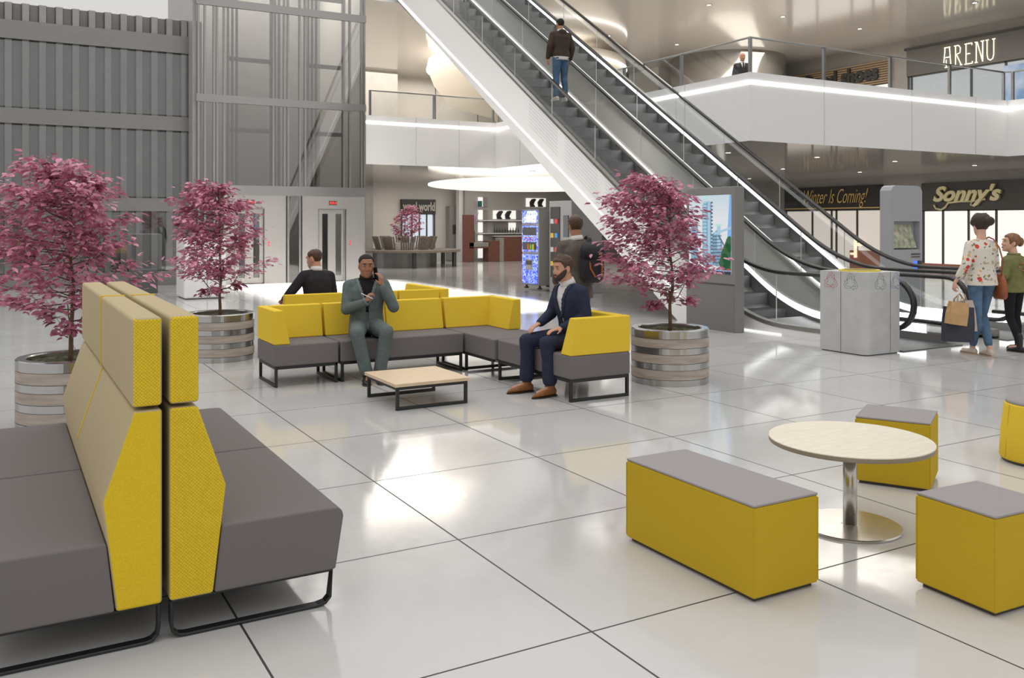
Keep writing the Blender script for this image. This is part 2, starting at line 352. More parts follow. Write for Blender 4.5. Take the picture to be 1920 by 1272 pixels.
t=shop('shop_front','upper floor shoe shop front with dark letters on wooden slats',vat(1672),vat(1486),4.7,6.62,7.42,woodst,winw,[vat(p) for p in (1535,1600,1640)])
mb=MB()
for i in range(9): mb.box(XS-.185,XS-.16,vat(1672),vat(1486),6.66+i*.085,6.69+i*.085)
mb.build('slat_grooves',dark,t,world=True)
text('sign_lettering',"Good shoes",.72,(XS-.22,vat(1580),7.02),'-x',signb,t,.03,0,.98,1.,.03)
# scenic mountain window at the very right
tag(MB().box(XS-.14,XS-.12,11.3,vat(1886),4.75,6.55,0).build('mountain_poster',mat('snowy_mountain_picture',(.75,.8,.88),.5,col2=(.12,.25,.5),nscale=1.2,emit=(.2,.3,.45),estr=.3)),'blue and white snowy mountain picture in upper shop window','poster')
# glass balustrade of the mezzanine
def balus(name,label,pts,loc):
    t=thing(name,label,'railing',loc); g=MB(); r=MB()
    for (a,b) in zip(pts[:-1],pts[1:]):
        a=V(a);b=V(b);d=(b-a).normalized();n=V((-d.y,d.x,0))*.008
        g.add([a+n+V((0,0,4.55)),b+n+V((0,0,4.55)),b+n+V((0,0,5.40)),a+n+V((0,0,5.40)),a-n+V((0,0,4.55)),b-n+V((0,0,4.55)),b-n+V((0,0,5.40)),a-n+V((0,0,5.40))],[(0,1,2,3),(7,6,5,4),(3,2,6,7)])
    g.build('glass_panel',glassM,t,world=True)
    r.tube([V(p)+V((0,0,5.42)) for p in pts],.022); r.build('top_rail',steel2,t,world=True)
    for a,b in zip(pts[:-1],pts[1:]):
        a=V(a);b=V(b);L_=(b-a).length;k=max(1,round(L_/2.1))
        for i in range(0 if tuple(a)==tuple(V(pts[0])) else 1,k+1):
            p=a+(b-a)*i/k; MB().box(p.x-.03,p.x+.03,p.y-.03,p.y+.03,4.5,5.42).build('post',steel2,t,world=True)
balus('glass_railing','glass railing with steel posts on the upper walkway',[(13.32,24.2,0),(13.32,13.57,0),(21.95,13.57,0),(22.07,13.4,0),(22.07,6,0)],(13.32,13.57,4.7))
balus('glass_railing','glass railing above white parapet beside the glass lift tower',[(9.2,24.37,0),(13.2,24.37,0)],(11,24.37,4.7))

# curved ramp seen upstairs and lit canopy below
cyl=mat('ramp_white',(.80,.74,.65),.4)
def ramp():
    q=V((st,ct,0))*34+V((ct,-st,0))*.55
    t=thing('spiral_ramp','white curved spiral ramp parapet hanging on the upper floor','ramp',(q.x,q.y,4.7))
    MB().lathe([(.9,.5),(1.3,.9),(2.9,1.35),(3.5,2.1),(3.75,2.75),(3.7,3.0),(3.5,3.0)],n=72).build('parapet',cyl,t,smooth=True)
    MB().lathe([(3.62,2.62),(3.77,2.62),(3.77,2.68),(3.62,2.68)],n=72,cap=False).build('light_line',led,t)
ramp()
Fv=V((st,ct,0)); Rv=V((ct,-st,0))
def cw(X,Y,z=0): return Rv*X+Fv*Y+V((0,0,z))
cc=cw(.75,32.5); mb=MB()
mb.loft([(cc+V((0,0,z)),Rv*3.75,Fv*6.0) for z in (2.95,3.0)],64)
tag(mb.build('light_canopy',emis('canopy_glow',(1.,.955,.87),.98)),'large round glowing cream ceiling canopy above the drinks counter','ceiling light')

# ------------------------------------------------------------------ back hall: wool world, counter, seating
t=thing('shop_front','far shop front with grey sign and tall glass doors','shop front',(15.,35.1,0))
u0,u1=uat(752,35.1),uat(815,35.1)
MB().box(u0,u1,35.0,35.2,1.98,2.62).build('sign_board',mat('wool_sign',(.05,.05,.048),.5),t,world=True)
MB().box(u0+.1,u1-.1,35.12,35.18,0,1.98).build('display_window',emis('far_window',(.78,.84,.95),.75),t,world=True)
mb=MB()
for q in (0,.3,.52,.74,.97): x_=u0+(u1-u0)*q; mb.box(x_,x_+.05,35.06,35.13,0,2.0)
mb.build('mullion_frame',dark,t,world=True)
text('sign_lettering',"wool world",.50,((u0+u1)/2,34.98,2.30),'-y',mat('wool_letters',(.55,.52,.48),.5),t,.02,0,.62,1.0,.016)
# wall ATM
t=thing('cash_machine','grey cash machine on the far wall beside white pillar','cash machine',(uat(849,35),35.1,0))
MB().box(uat(839,35),uat(858,35),34.8,35.18,.0,2.35).build('body',sill,t,world=True,bevel=.03)
MB().box(uat(845,35),uat(857,35),34.77,34.82,1.15,1.55).build('screen',dark,t,world=True)
tag(MB().box(uat(857,34.6),uat(866,34.6),34.4,34.7,0,3.3).build('pillar',white),'slim white pillar standing left of the wooden counter','pillar')
# product display wall with niches
vw=34.2
t=thing('display_wall','grey shop display wall with white shelf niches','display wall',(uat(940,vw),vw,0))
xa,xb=uat(872,vw),uat(1075,vw)
MB().box(xa,xb,vw,vw+.3,0,3.02).build('panel',mat('display_grey',(.36,.345,.33),.5),t,world=True)
nich=emis('niche_glow',(1,.96,.88),.85); perf=mat('perforated_grey',(.25,.24,.23),.6)
def bxp(x0,x1,y0,y1,vv,m_,name,par,d=.06):
    U0,U1=uat(x0,vv),uat(x1,vv); Um=(U0+U1)/2; return MB().box(U0,U1,vv-d,vv,zat(Um,vv,y1),zat(Um,vv,y0)).build(name,m_,par,world=True)
for (x0,x1,y0,y1) in ((896,904,370,388),(896,904,394,412),(896,904,417,436),(896,904,441,452),(896,904,464,484),(924,966,395,411),(986,1022,372,388),(953,966,418,432)): bxp(x0,x1,y0,y1,vw,nich,'niche',t)
for (x0,x1,y0,y1) in ((905,913,370,388),(905,913,394,412),(905,913,417,436),(967,975,395,411),(926,952,418,434)): bxp(x0,x1,y0,y1,vw,perf,'side_panel',t,.05)
for (x0,x1,y) in ((893,978,413),(893,978,437),(922,978,442)): bxp(x0,x1,y,y+1.6,vw,white,'shelf',t,.25)
vs_=vw-.16
for px_ in range(927,975,5):
    U0=uat(px_,vs_); tag(MB().lathe([(.028,0),(.03,.1),(.02,.15),(.012,.2),(.012,.24)],n=10).build('dark_bottle',dark),'small dark bottle in a row on the grey display wall shelf','bottle','dark bottles on the display wall shelf').location=(U0,vs_,zat(U0,vs_,437))
for k,(px_,pz) in enumerate(((936,411),(952,411),(998,388),(1013,388))):
    U0=uat(px_,vs_); mb=MB(); mb.prism([(-.10,0),(.12,0),(.13,.04),(.06,.1),(.1,.2),(.19,.33),(.1,.36),(-.02,.34),(-.13,.2)],'y',-.05,.05)
    o=mb.build('display_boot',mat('shoe_black',(.02,.02,.022),.5),bevel=.015); o.location=(U0,vs_,zat(U0,vs_,pz)); tag(o,['left','right','left','right'][k]+' black boot standing in the '+('lower left' if k<2 else 'upper right')+' lit shelf niche','boot')
tag(MB().box(uat(897,vs_),uat(903,vs_),vs_-.05,vs_+.05,zat(uat(900,vs_),vs_,388),zat(uat(900,vs_),vs_,377)).build('teal_box',mat('teal',(.01,.10,.10),.4)),'dark teal box in the top narrow niche','box')
# counter
brown=mat('walnut_panel',(.17,.062,.042),.4,noise=.15,nscale=4,stretch=(1,1,8)); vc=33.2
t=thing('wooden_counter','reddish walnut reception counter with glass top desk','counter',(uat(910,vc),vc,0))
def cb(x0,x1,y0,y1,m_,n_,d=.5):
    U0,U1=uat(x0,vc),uat(x1,vc); z1=zat((U0+U1)/2,vc,y0); z0=0 if y1 is None else zat((U0+U1)/2,vc,y1); MB().box(U0,U1,vc,vc+d,z0,z1).build(n_,m_,t,world=True,bevel=.01)
cb(869,889,403,None,brown,'tall_panel',.12); cb(916,937,452,None,brown,'cabinet'); cb(945,983,444,None,brown,'cabinet',.5); cb(937,945,446,None,sill,'divider',.4)
cb(880,918,455,463,steel2,'desk_top'); cb(880,916,463,466,brown,'desk_apron')
tag(MB().lathe([(.11,0),(.11,.5)],n=20).build('tall_vase',dark),'black cylinder vase on the walnut counter','vase').location=(uat(885,33.4),33.4,zat(uat(885,33.4),33.4,455))
mb=MB(); lav=mat('lavender_stem',(.42,.30,.5),.6); b0=V((uat(885,33.4),33.4,1.35))
for k in range(7): a=R(-60+20*k); mb.tube([b0,b0+V((.18*math.sin(a),.05*math.cos(k),.3)),b0+V((.38*math.sin(a),.02,.62+.02*k))],[.01,.03,.008],6)
tag(mb.build('dried_stems',lav),'mauve dried stems spreading out of black vase','flowers')
for k,px_ in enumerate((874,880)): 
    o=MB().lathe([(.06,0),(.06,.22),(.04,.25),(.04,.29)],n=14).build('teal_jar',MATS['teal']); o.location=(uat(px_,33.4),33.4,zat(uat(px_,33.4),33.4,455)); tag(o,('left' if k==0 else 'right')+' teal jar of the pair on walnut counter','jar')
    
# ------------------------------------------------------------------ vending machines
def vblue():
    m=bpy.data.materials.new('blue_speckle'); m.use_nodes=True; N,L=nt(m); b=N['Principled BSDF']
    tc=N.new('ShaderNodeTexCoord'); v=N.new('ShaderNodeTexVoronoi'); v.inputs['Scale'].default_value=28; L.new(tc.outputs['Object'],v.inputs[0])
    r=N.new('ShaderNodeValToRGB'); L.new(v.outputs['Color'],r.inputs[0]); e=r.color_ramp.elements; e[0].color=(.04,.07,.55,1); e[1].color=(.42,.55,1,1); e[0].position=.35; e[1].position=.85
    L.new(r.outputs[0],b.inputs['Base Color']); L.new(r.outputs[0],b.inputs['Emission Color']); b.inputs['Emission Strength'].default_value=.75; return m
vb=vblue(); ux=11.1; va,vb_=18.22,19.0
t=thing('vending_machine','blue speckled cold drinks vending machine with silver frame','vending machine',(ux,18.6,0))
MB().box(ux,ux+.8,va,vb_,.13,1.95).build('cabinet',sill,t,world=True,bevel=.01)
MB().box(ux-.02,ux,va+.03,vb_-.03,.17,.87,0).box(ux-.02,ux,va+.03,vb_-.03,.93,1.56).box(ux-.02,ux,va+.03,vb_-.03,1.62,1.92).build('lit_panel',vb,t,world=True)
for z0,z1 in ((.98,1.17),(1.33,1.52)): MB().box(ux-.03,ux-.021,va+.08,vb_-.08,z0,z1).build('display_glass',dark,t,world=True)
mb=MB()
for i in range(5):
    for j in range(2): mb.box(ux-.03,ux-.02,va+.14+i*.11,va+.18+i*.11,1.20+j*.06,1.23+j*.06)
mb.build('buttons',mat('orange_button',(.9,.25,.05),.4),t,world=True)
MB().box(ux-.04,ux-.02,va+.25,va+.55,.5,.75).build('coin_panel',steel2,t,world=True); MB().box(ux-.05,ux-.04,va+.28,va+.52,.62,.72).build('coin_slot',dark,t,world=True)
text('sign_lettering','COLD',.19,(ux-.03,va+.28,1.835),'-x',emis('letters_white',(1,1,1),1.6),t,.004,0,.85,1,.006); text('sign_lettering','DRINKS',.19,(ux-.03,va+.36,1.70),'-x',MATS['letters_white'],t,.004,0,.8,1,.006)
for (x_,y_) in ((ux+.08,va+.08),(ux+.08,vb_-.08),(ux+.7,va+.08),(ux+.7,vb_-.08)): MB().lathe([(.05,-.02),(.06,0),(.05,.02)],n=16).box(-.02,.02,-.02,.02,.0,.08).build('caster',dark,t).location=(x_-ux,y_-18.6,.06)
for k_,(c_,nm) in enumerate((((.8,.6,.05),'yellow'),((.1,.5,.1),'green'),((.8,.15,.05),'red'))):
    o=MB().lathe([(.028,0),(.028,.12),(.02,.135)],n=12).build('drink_can',mat('can_'+nm,c_,.3)); o.location=(ux-.055,va+.16+k_*.11,.985); tag(o,nm+' drink can in lower window of blue vending machine','can')
ux2=11.32
t=thing('vending_machine','tall silver snack vending machine with narrow dark window','vending machine',(ux2,17.6,0))
MB().box(ux2,ux2+.85,17.15,18.1,.0,2.14).build('cabinet',mat('machine_silver',(.50,.50,.50),.35,metal=.3),t,world=True,bevel=.01)
MB().box(ux2-.02,ux2,17.62,18.02,.35,2.0).build('display_glass',dark,t,world=True)
MB().box(ux2-.03,ux2,17.25,17.45,1.3,1.8).build('keypad',mat('keypad_grey',(.12,.12,.13),.4),t,world=True)
MB().box(ux2-.02,ux2,17.2,17.5,.4,1.2).build('lower_panel',mat('lilac_panel',(.6,.58,.7),.4),t,world=True)
for k_ in range(8):
    o=MB().prism([(-.05,0),(.05,0),(.06,.02),(.05,.11),(-.05,.11),(-.06,.02)],'x',-.015,.015).build('snack_packet',mat('snack_%d'%(k_%4),[(.1,.35,.8),(.85,.6,.1),(.75,.1,.1),(.8,.8,.8)][k_%4],.4)); o.location=(ux2-.04,17.72+.18*(k_%2),.62+.33*(k_//2)); tag(o,'%s snack packet behind the dark window, %s shelf'%(['blue','yellow','red','white'][k_%4],['bottom','second','third','top'][k_//2]),'snack')

# ------------------------------------------------------------------ left steel wall
VW=25.15
t_=[]
prof=[]; x_=-16.; 
while x_<4.4:
    prof += [(x_,0.),(x_+.17,0.),(x_+.20,-.11),(x_+.35,-.11)]; x_+=.37
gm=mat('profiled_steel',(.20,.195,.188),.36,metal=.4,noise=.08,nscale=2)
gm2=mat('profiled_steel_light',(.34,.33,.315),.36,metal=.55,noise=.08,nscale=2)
mb=MB(); vs=[];fs=[];ms=[]
for (a,b) in prof: vs += [(a,VW+b,0),(a,VW+b,7.0)]
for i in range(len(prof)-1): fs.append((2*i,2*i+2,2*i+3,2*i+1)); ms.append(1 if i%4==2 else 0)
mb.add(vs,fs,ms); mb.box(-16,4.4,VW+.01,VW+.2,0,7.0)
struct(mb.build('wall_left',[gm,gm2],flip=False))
mb=MB()
for (a,b) in ((-.0,.37),(1.93,2.27),(4.05,4.42),(6.1,6.55)): mb.box(-16,4.42,VW-.22,VW-.1,a,b)
struct(mb.build('trim_3',mat('beam_steel',(.26,.255,.245),.35,metal=.6,noise=.06,nscale=8,stretch=(1,1,12))))
mb=MB()
for (a,b) in ((.4,1.9),(2.3,4.0),(4.45,6.05)): mb.box(-8.4,4.4,VW-.24,VW-.23,a,b)
struct(mb.build('window_1',glassW))
struct(MB().box(-8.6,-8.3,24.6,24.95,0,9).build('column.002',steel2))
# ------------------------------------------------------------------ glass lift tower
VT=24.3
area('shaft_fill_light',(6.7,26.4,9.3),(0,0,0),4,3,190,(1,.94,.88))  # added fill lamp, brightens the inside of the lift tower
struct(MB().box(4.4,9.0,28.3,28.5,0,9.4).box(4.35,4.45,24.4,28.3,0,9.4).box(8.98,9.05,24.4,28.3,0,9.4,1).build('wall_shaft',[wg,whitew]))
mb=MB()
for (a,b) in ((2.36,2.62),(4.78,4.98),(7.3,7.5)): mb.box(4.42,9.04,VT-.06,VT+.02,a,b)
for px_ in (372,384,401,407,420,512,533,540,562,572,645,656,678,683):
    u_=uat(px_,VT); mb.box(u_-.025,u_+.025,VT-.03,VT+.08,0,9.4)
struct(mb.build('trim_4',mat('tower_steel',(.40,.39,.38),.3,metal=.8)))
mb=MB()
for (a,b) in ((2.62,4.78),(4.98,7.3),(7.5,9.4)): mb.box(4.45,9.02,VT-.005,VT+.005,a,b)
mb.box(uat(540,VT),uat(562,VT),VT-.005,VT+.005,0,2.36)
struct(mb.build('window_2',glassR))
# shaft interior
for k,(px0,px1) in enumerate(((425,505),(575,640))):
    a,b=uat(px0,26),uat(px1,26); mb=MB()
    for u_ in (a,b): 
        for du in (0,.12,.24): mb.box(u_+du,u_+du+.05,25.9,26.,2.7,9.4)
    for z in (4.2,6.2,8.2): mb.box(a,b,25.95,26.,z,z+.12)
    tag(mb.build('guide_rails',steel3),('left' if k==0 else 'right')+' pair of vertical lift guide rails inside glass tower','lift rails')
tag(MB().box(uat(505,26.5),uat(532,26.5),26.3,26.6,0,9.4).build('service_column',mat('service_white',(.66,.63,.6),.4)),'pale service column inside the glass lift tower','pillar')
tag(MB().box(uat(640,28.2),uat(655,28.2),28.2,28.3,2.75,3.35).build('lit_panel',emis('lit_panel_w',(1,.95,.88),1.3)),'small lit white panel inside lift tower above right lift','light panel')
def lift(label,pl,pr,d0,d1,d2,dpx,bpx):
    a,b=uat(pl,VT),uat(pr,VT); t=thing('lift',label,'lift',((a+b)/2,VT,0))
    x0,x1,x2=uat(d0,VT),uat(d1,VT),uat(d2,VT)
    mb=MB(); mb.box(a,x0,VT-.05,VT+.1,0,2.36).box(x2,b,VT-.05,VT+.1,0,2.36).box(x0,x2,VT-.05,VT+.1,2.0,2.36)
    lsteel=mat('lift_steel',(.50,.48,.46),.42,metal=.85,noise=.05,nscale=40); mb.build('surround',lsteel,t,world=True)
    for (p,q) in ((x0,x1),(x1,x2)):
        m_=.11; mb=MB(); 
        mb.box(p,p+m_,VT,VT+.05,0.02,2.0).box(q-m_,q,VT,VT+.05,0.02,2.0).box(p+m_,q-m_,VT,VT+.05,.02,.16).box(p+m_,q-m_,VT,VT+.05,1.88,2.0)
        d=mb.build('door',lsteel,t,world=True)
        g=MB().box(p+m_,q-m_,VT+.02,VT+.03,.16,1.88).build('glass_pane',glassR,d); g.location=-t.location
    MB().box(x0-.02,x0+.0,VT-.06,VT,0,2.02).box(x2,x2+.02,VT-.06,VT,0,2.02).box(x0,x2,VT-.06,VT,2.0,2.02).build('door_frame',steel3,t,world=True)
    ud=uat(dpx,VT); zz=2.18
    MB().box(ud-.11,ud+.11,VT-.075,VT-.05,zz-.06,zz+.06).build('floor_display',dark,t,world=True)
    text('display_digits','000.0',.1,(ud,VT-.08,zz),'-y',emis('red_led',(1,.02,.02),2.),t,.001,0,.9,1)
    ub=uat(bpx,VT); mb=MB()
    for z in (1.0,1.08): mb.box(ub-.015,ub+.015,VT-.06,VT-.05,z,z+.05)
    mb.build('call_buttons',MATS['red_led'],t,world=True)
    MB().box(x0,x2,VT+.9,VT+.95,0,2.0).build('cab_back',mat('cab_wall',(.25,.25,.26),.3,metal=.6),t,world=True)
lift('left steel lift with two glazed doors behind the middle pink tree',420,535,440,467,494,469,503)
lift('right steel lift with two glazed doors behind the seated men',566,683,597,622,647,623,655)

# ------------------------------------------------------------------ escalators
SL=.655
def zr(v_):
    if v_<9.4: return .9
    if v_<11.0: return .9+SL*(v_-9.4)**2/3.2
    return .9+SL*(v_-10.2)
VTOP=24.3
def path(gap,v0=7.6,v1=VTOP,z_off=0.):
    n=[v0+(9.4-v0)*i/4 for i in range(4)]+[9.4+1.6*i/10 for i in range(11)]+[v1]
    return [(v_,zr(v_)-gap(v_)) for v_ in n]
def gp(g0,g1): return lambda v_: g0+(g1-g0)*min(1,max(0,(v_-9.2)/2.))
rubber=mat('handrail_rubber',(.022,.021,.02),.22,spec=.6)
strip=emis('escalator_strip',(1,1,1),2.4)
stepm=mat('step_metal',(.20,.20,.20),.45,metal=.4)
deckm=mat('deck_steel',(.40,.385,.36),.30,metal=.9)
def band(u0,u1,ga,gb,v0=7.6,v1=VTOP,m_=None,name='x',par=None):
    a=path(ga,v0,v1); b=path(gb,v0,v1); mb=MB(); vs=[];fs=[];n=len(a)
    for (p,q) in zip(a,b):
        za=max(p[1],.003); zb=max(q[1],.001); vs += [(u0,p[0],za),(u1,p[0],za),(u1,q[0],zb),(u0,q[0],zb)]
    for i in range(n-1):
        for k in range(4): fs.append((i*4+k,i*4+(k+1)%4,(i+1)*4+(k+1)%4,(i+1)*4+k))
    fs += [(0,1,2,3),((n-1)*4+3,(n-1)*4+2,(n-1)*4+1,(n-1)*4)]
    mb.add(vs,fs); return mb.build(name,m_,par,world=True)
def escal(label,ua,ub,side):
    t=thing('escalator',label,'escalator',((ua+ub)/2,8.0,0))
    for k,u_ in enumerate((ua,ub)):
        # handrail
        cy,cz,r=7.62,.585,.315
        pts=[(8.35,.27)]+[(cy+r*math.cos(R(a)),cz+r*math.sin(R(a))) for a in range(270,89,-15)]
        pts=[(p[0],p[1]) for p in pts]+[(8.4,.9)]+[(9.4+1.6*i/10,zr(9.4+1.6*i/10)) for i in range(11)]+[(VTOP+.8,zr(VTOP+.8))]
        MB().sweep([(u_,p[0],p[1]) for p in pts],.085,.055,'x').build('handrail',rubber,t,world=True,smooth=True)
        # glass balustrade with newel
        g=MB(); top=[(7.62+.29*math.cos(R(a)),.585+.29*math.sin(R(a))) for a in range(255,89,-15)]+path(gp(.03,.03),8.2)
        bot=path(gp(.8,.74),7.75); poly=top+bot[::-1]
        n=len(poly); x0,x1=u_-.006,u_+.006
        g.prism(poly,'x',x0,x1); g.build('glass_balustrade',glassM,t,world=True)
        v_=9.6
        while v_<VTOP: MB().box(u_-.008,u_+.008,v_,v_+.005,zr(v_)-.74,zr(v_)-.05).build('glass_joint',mat('joint_bright',(.7,.7,.68),.3,metal=.5),t,world=True); v_+=1.55
        inn=1 if k==0 else -1
        # deck + skirt
        a,b=sorted((u_-.07*inn,u_+.03*inn)); band(a,b,gp(.76,.72),gp(.86,.80),m_=deckm,name='deck',par=t)
        a,b=sorted((u_+.03*inn,u_+.05*inn)); band(a,b,gp(.78,.78),gp(1.2,1.45),m_=steel3,name='skirt',par=t)
        a,b=sorted((u_+.031*inn,u_+.042*inn)); (k or ua>11) and band(a,b,gp(.66,.70),gp(.78,.82),v0=7.9,m_=strip,name='light_strip',par=t)
    # steps
    sm=MB(); w_=(ub-ua)-.12
    sm.box(-w_/2,w_/2,0,.42,-.05,0); sm.box(-w_/2,w_/2,0,.03,-.27,-.05)
    for i in range(28): x_=-w_/2+w_*i/28; sm.box(x_,x_+.012,-.004,.42,0,.006,1)
    st_=sm.build('step',[stepm,steel3],t)
    first=True; v_=8.8
    while v_<VTOP:
        z=max(.02,round((zr(v_+.2)-.95)/1,3))
        o=st_ if first else st_.copy()
        if not first: C.objects.link(o); o.parent=t
        o.location=(0,v_-8.0,z); first=False; v_+=.40
    MB().box(ua-.05,ub+.05,7.42,8.85,.0,.012).build('landing_plate',mat('landing_plate',(.16,.16,.16),.5,metal=.5,noise=.4,nscale=60),t,world=True)
    MB().box(ua+.05,ub-.05,8.75,8.82,.012,.02).build('comb_plate',mat('comb_yellow',(.55,.45,.1),.5),t,world=True)
    # truss
    P=[(8.6,0.)]+[(p[0],max(.0,p[1])) for p in path(gp(.84,.80),8.6)]+[(VTOP,SL*(VTOP-11.7)),(11.7,0.)]
    MB().prism([(a,b+(-.2 if i>0 and b>.2 else 0)) for i,(a,b) in enumerate(P)],'x',ua+.06,ub-.06).build('truss',steel3,t,world=True)
    top=[(p[0],max(.05,p[1])) for p in path(gp(.80,.68),7.9)]
    P=[(7.9,0.)]+top+[(VTOP,SL*(VTOP-11.7)),(11.7,0.)]
    for s_ in side:
        MB().prism(P,'x',s_-.02,s_+.02).build('side_panel',white,t,world=True)
        band(s_-.035,s_-.021,lambda v_:.9-zr(9.4)+zr(v_)-max(0,SL*(v_-11.7))-.9+.9-.06-.0 if False else zr(v_)-max(0.02,SL*(v_-11.7)+.10),lambda v_:zr(v_)-max(0,SL*(v_-11.7)),v0=11.2,m_=emis('edge_white',(1,.99,.97),.9),name='edge_trim',par=t)
    # outer deck strip
    return t
e1=escal('near escalator with white side panel carrying a man upwards',9.95,11.05,(9.86,))
band(9.83,9.93,gp(.74,.68),gp(.80,.74),v0=7.6,m_=deckm,name='outer_deck',par=e1)
# railing reflections painted as thin grey lines on the near side panel
mb=MB()
for j in range(9):
    v0_=11.9+j*0+ .0
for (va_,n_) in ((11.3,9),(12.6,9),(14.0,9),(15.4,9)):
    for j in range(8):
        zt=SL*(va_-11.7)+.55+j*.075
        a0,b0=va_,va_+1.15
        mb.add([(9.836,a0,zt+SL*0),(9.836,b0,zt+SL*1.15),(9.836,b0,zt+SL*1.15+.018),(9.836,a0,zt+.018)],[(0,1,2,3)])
mb.build('reflection_line',mat('reflection_grey',(.70,.70,.70),.5),e1,world=True)
e2=escal('far escalator beyond the man, empty grey steps',12.15,13.25,(13.29,))
band(11.08,12.12,gp(.80,.80),gp(.86,.86),v0=7.8,m_=mat('median_steel',(.33,.32,.30),.35,metal=.8),name='median_deck',par=e2)

# ------------------------------------------------------------------ totem, bin, kiosk
t=thing('advertising_totem','grey advertising totem showing glass towers, beside the escalator','advertising totem',(9.52,10.46,0))
MB().box(9.43,9.62,9.92,11.0,.0,2.17).build('housing',mat('totem_grey',(.25,.24,.235),.45,metal=.2),t,world=True,bevel=.008)
MB().box(9.42,9.43,9.92,11.0,.70,.715).box(9.425,9.43,9.93,10.99,.0,.69,1).build('lower_panel',[dark,mat('totem_low',(.22,.215,.21),.4,metal=.3)],t,world=True)
def skyg():
    m=bpy.data.materials.new('picture_sky'); m.use_nodes=True; N,L=nt(m); b=N['Principled BSDF']; tc=N.new('ShaderNodeTexCoord'); s=N.new('ShaderNodeSeparateXYZ'); L.new(tc.outputs['Object'],s.inputs[0])
    r=N.new('ShaderNodeValToRGB'); L.new(s.outputs[2],r.inputs[0]); e=r.color_ramp.elements; e[0].position=.8;e[0].color=(.80,.82,.86,1);e[1].position=1.;e[1].color=(.55,.72,.80,1)
    mp=N.new('ShaderNodeMapRange'); mp.inputs[1].default_value=0; mp.inputs[2].default_value=2.1; L.new(s.outputs[2],mp.inputs[0]); L.new(mp.outputs[0],r.inputs[0])
    L.new(r.outputs[0],b.inputs['Emission Color']); b.inputs['Emission Strength'].default_value=.8; b.inputs['Base Color'].default_value=(.1,.1,.1,1); b.inputs['Roughness'].default_value=.3; return m
pm=[skyg()]+[emis('pic_%d'%i,c_,.75) for i,c_ in enumerate(((.20,.36,.50),(.38,.58,.72),(.08,.14,.20),(.20,.45,.85),(.03,.12,.05),(.5,.08,.06),(.02,.03,.05),(.45,.75,.72)))]
mb=MB(); y0,y1=9.99,10.93; z0,z1=.86,2.05; W=y1-y0; Hh=z1-z0
def pp(pts,mi,lay):   # pts in picture coords 0..1 (x left->right as seen), y up
    x_=9.43-.002-.0012*lay; mb.add([(x_,y1-p[0]*W,z0+p[1]*Hh) for p in pts],[tuple(range(len(pts)))],mi)
pp([(0,0),(1,0),(1,1),(0,1)],0,0)
pp([(.9,.35),(1,.3),(1,1),(.96,1)],4,1)
pp([(.05,.15),(.22,.15),(.22,.66),(.05,.62)],1,1)
pp([(.33,.1),(.55,.1),(.55,.90),(.47,.93),(.33,.88)],1,2); pp([(.36,.95),(.46,.95),(.46,1),(.40,1)],8,2)
pp([(.46,.1),(.52,.1),(.52,.92),(.46,.93)],2,3)
for i in range(17):
    z_=.16+i*.046; pp([(.34,z_),(.43,z_+.0),(.44,z_+.02),(.385,z_+.032),(.34,z_+.02)],2,3); pp([(.53,z_),(.58,z_),(.58,z_+.02),(.53,z_+.02)],3,3)
pp([(.56,.1),(.80,.1),(.80,.40),(.68,.56),(.56,.50)],1,2)
for i in range(9):
    z_=.13+i*.042; pp([(.57,z_),(.78,z_+.01),(.78,z_+.024),(.57,z_+.014)],3,3)
pp([(.68,.3),(.76,.3),(.76,.60),(.68,.62)],2,3); pp([(.64,.60),(.80,.61),(.80,.635),(.64,.63)],8,4)
pp([(.60,.52),(1,.60),(1,.57),(.62,.49)],2,4); pp([(.72,.5),(.86,.36),(.83,.36),(.70,.48)],3,4)
for (cx_,cy_,r_) in ((.92,.25,.14),(.85,.14,.12),(.97,.38,.10),(.95,.1,.12)): pp([(min(1,cx_+r_*math.cos(R(a))*1.1*(.85+.15*(a%45==0))),max(0,cy_+r_*math.sin(R(a)))) for a in range(0,360,20)],5,5)
pp([(.1,.04),(.2,.04),(.2,.09),(.1,.09)],6,5); pp([(.9,.03),(.98,.03),(.98,.07),(.9,.07)],6,6)
pp([(0,0),(1,0),(1,.035),(0,.035)],7,6); pp([(0,.035),(1,.035),(1,.05),(0,.055)],4,6)
pp([(.38,.012),(.56,.012),(.56,.026),(.38,.026)],0,7)
for p_ in range(len(mb.v)): pass
mb.build('screen_picture',pm,t,world=True,flip=False)

def recycle(par,cx,cz,ori,plane,m_,name='recycling_symbol'):
    mb=MB(); A=ORI[ori]
    P=[]
    for k in range(3):
        a=R(90+120*k); rot=lambda p: (p[0]*math.cos(a-R(90))-p[1]*math.sin(a-R(90)), p[0]*math.sin(a-R(90))+p[1]*math.cos(a-R(90)))
        shape=[(x*1.45,y*1.45) for x,y in [(-.045,.02),(-.028,.055),(-.014,.075),(.014,.075),(.03,.05),(.042,.058),(.036,.022),(.005,.034),(.016,.04),(.006,.056),(-.006,.056),(-.02,.03),(-.045,.02)]]
        P.append([rot(p) for p in shape])
    loc={'-x':(plane,cx,cz),'-y':(cx,plane,cz)}[ori]
    strokes(mb,P,.0022,loc,ori,1.0,0,4); mb.build(name,m_,par,world=True)
binm=mat('bin_grey',(.52,.52,.52),.45,noise=.07,nscale=5)
t=thing('recycling_bin','pale grey recycling station with coloured recycling symbols beside the escalator','recycling bin',(9.45,7.75,0))
x0,x1,y0_,y1_=9.17,9.80,7.40,8.10; r_=.10
poly=[(x0,y1_),(x1,y1_),(x1,y0_)]+[(x0+r_-r_*math.sin(R(a)),y0_+r_-r_*math.cos(R(a))) for a in range(0,91,15)]
MB().prism(poly,'z',.012,1.02).build('casing',binm,t,world=True)
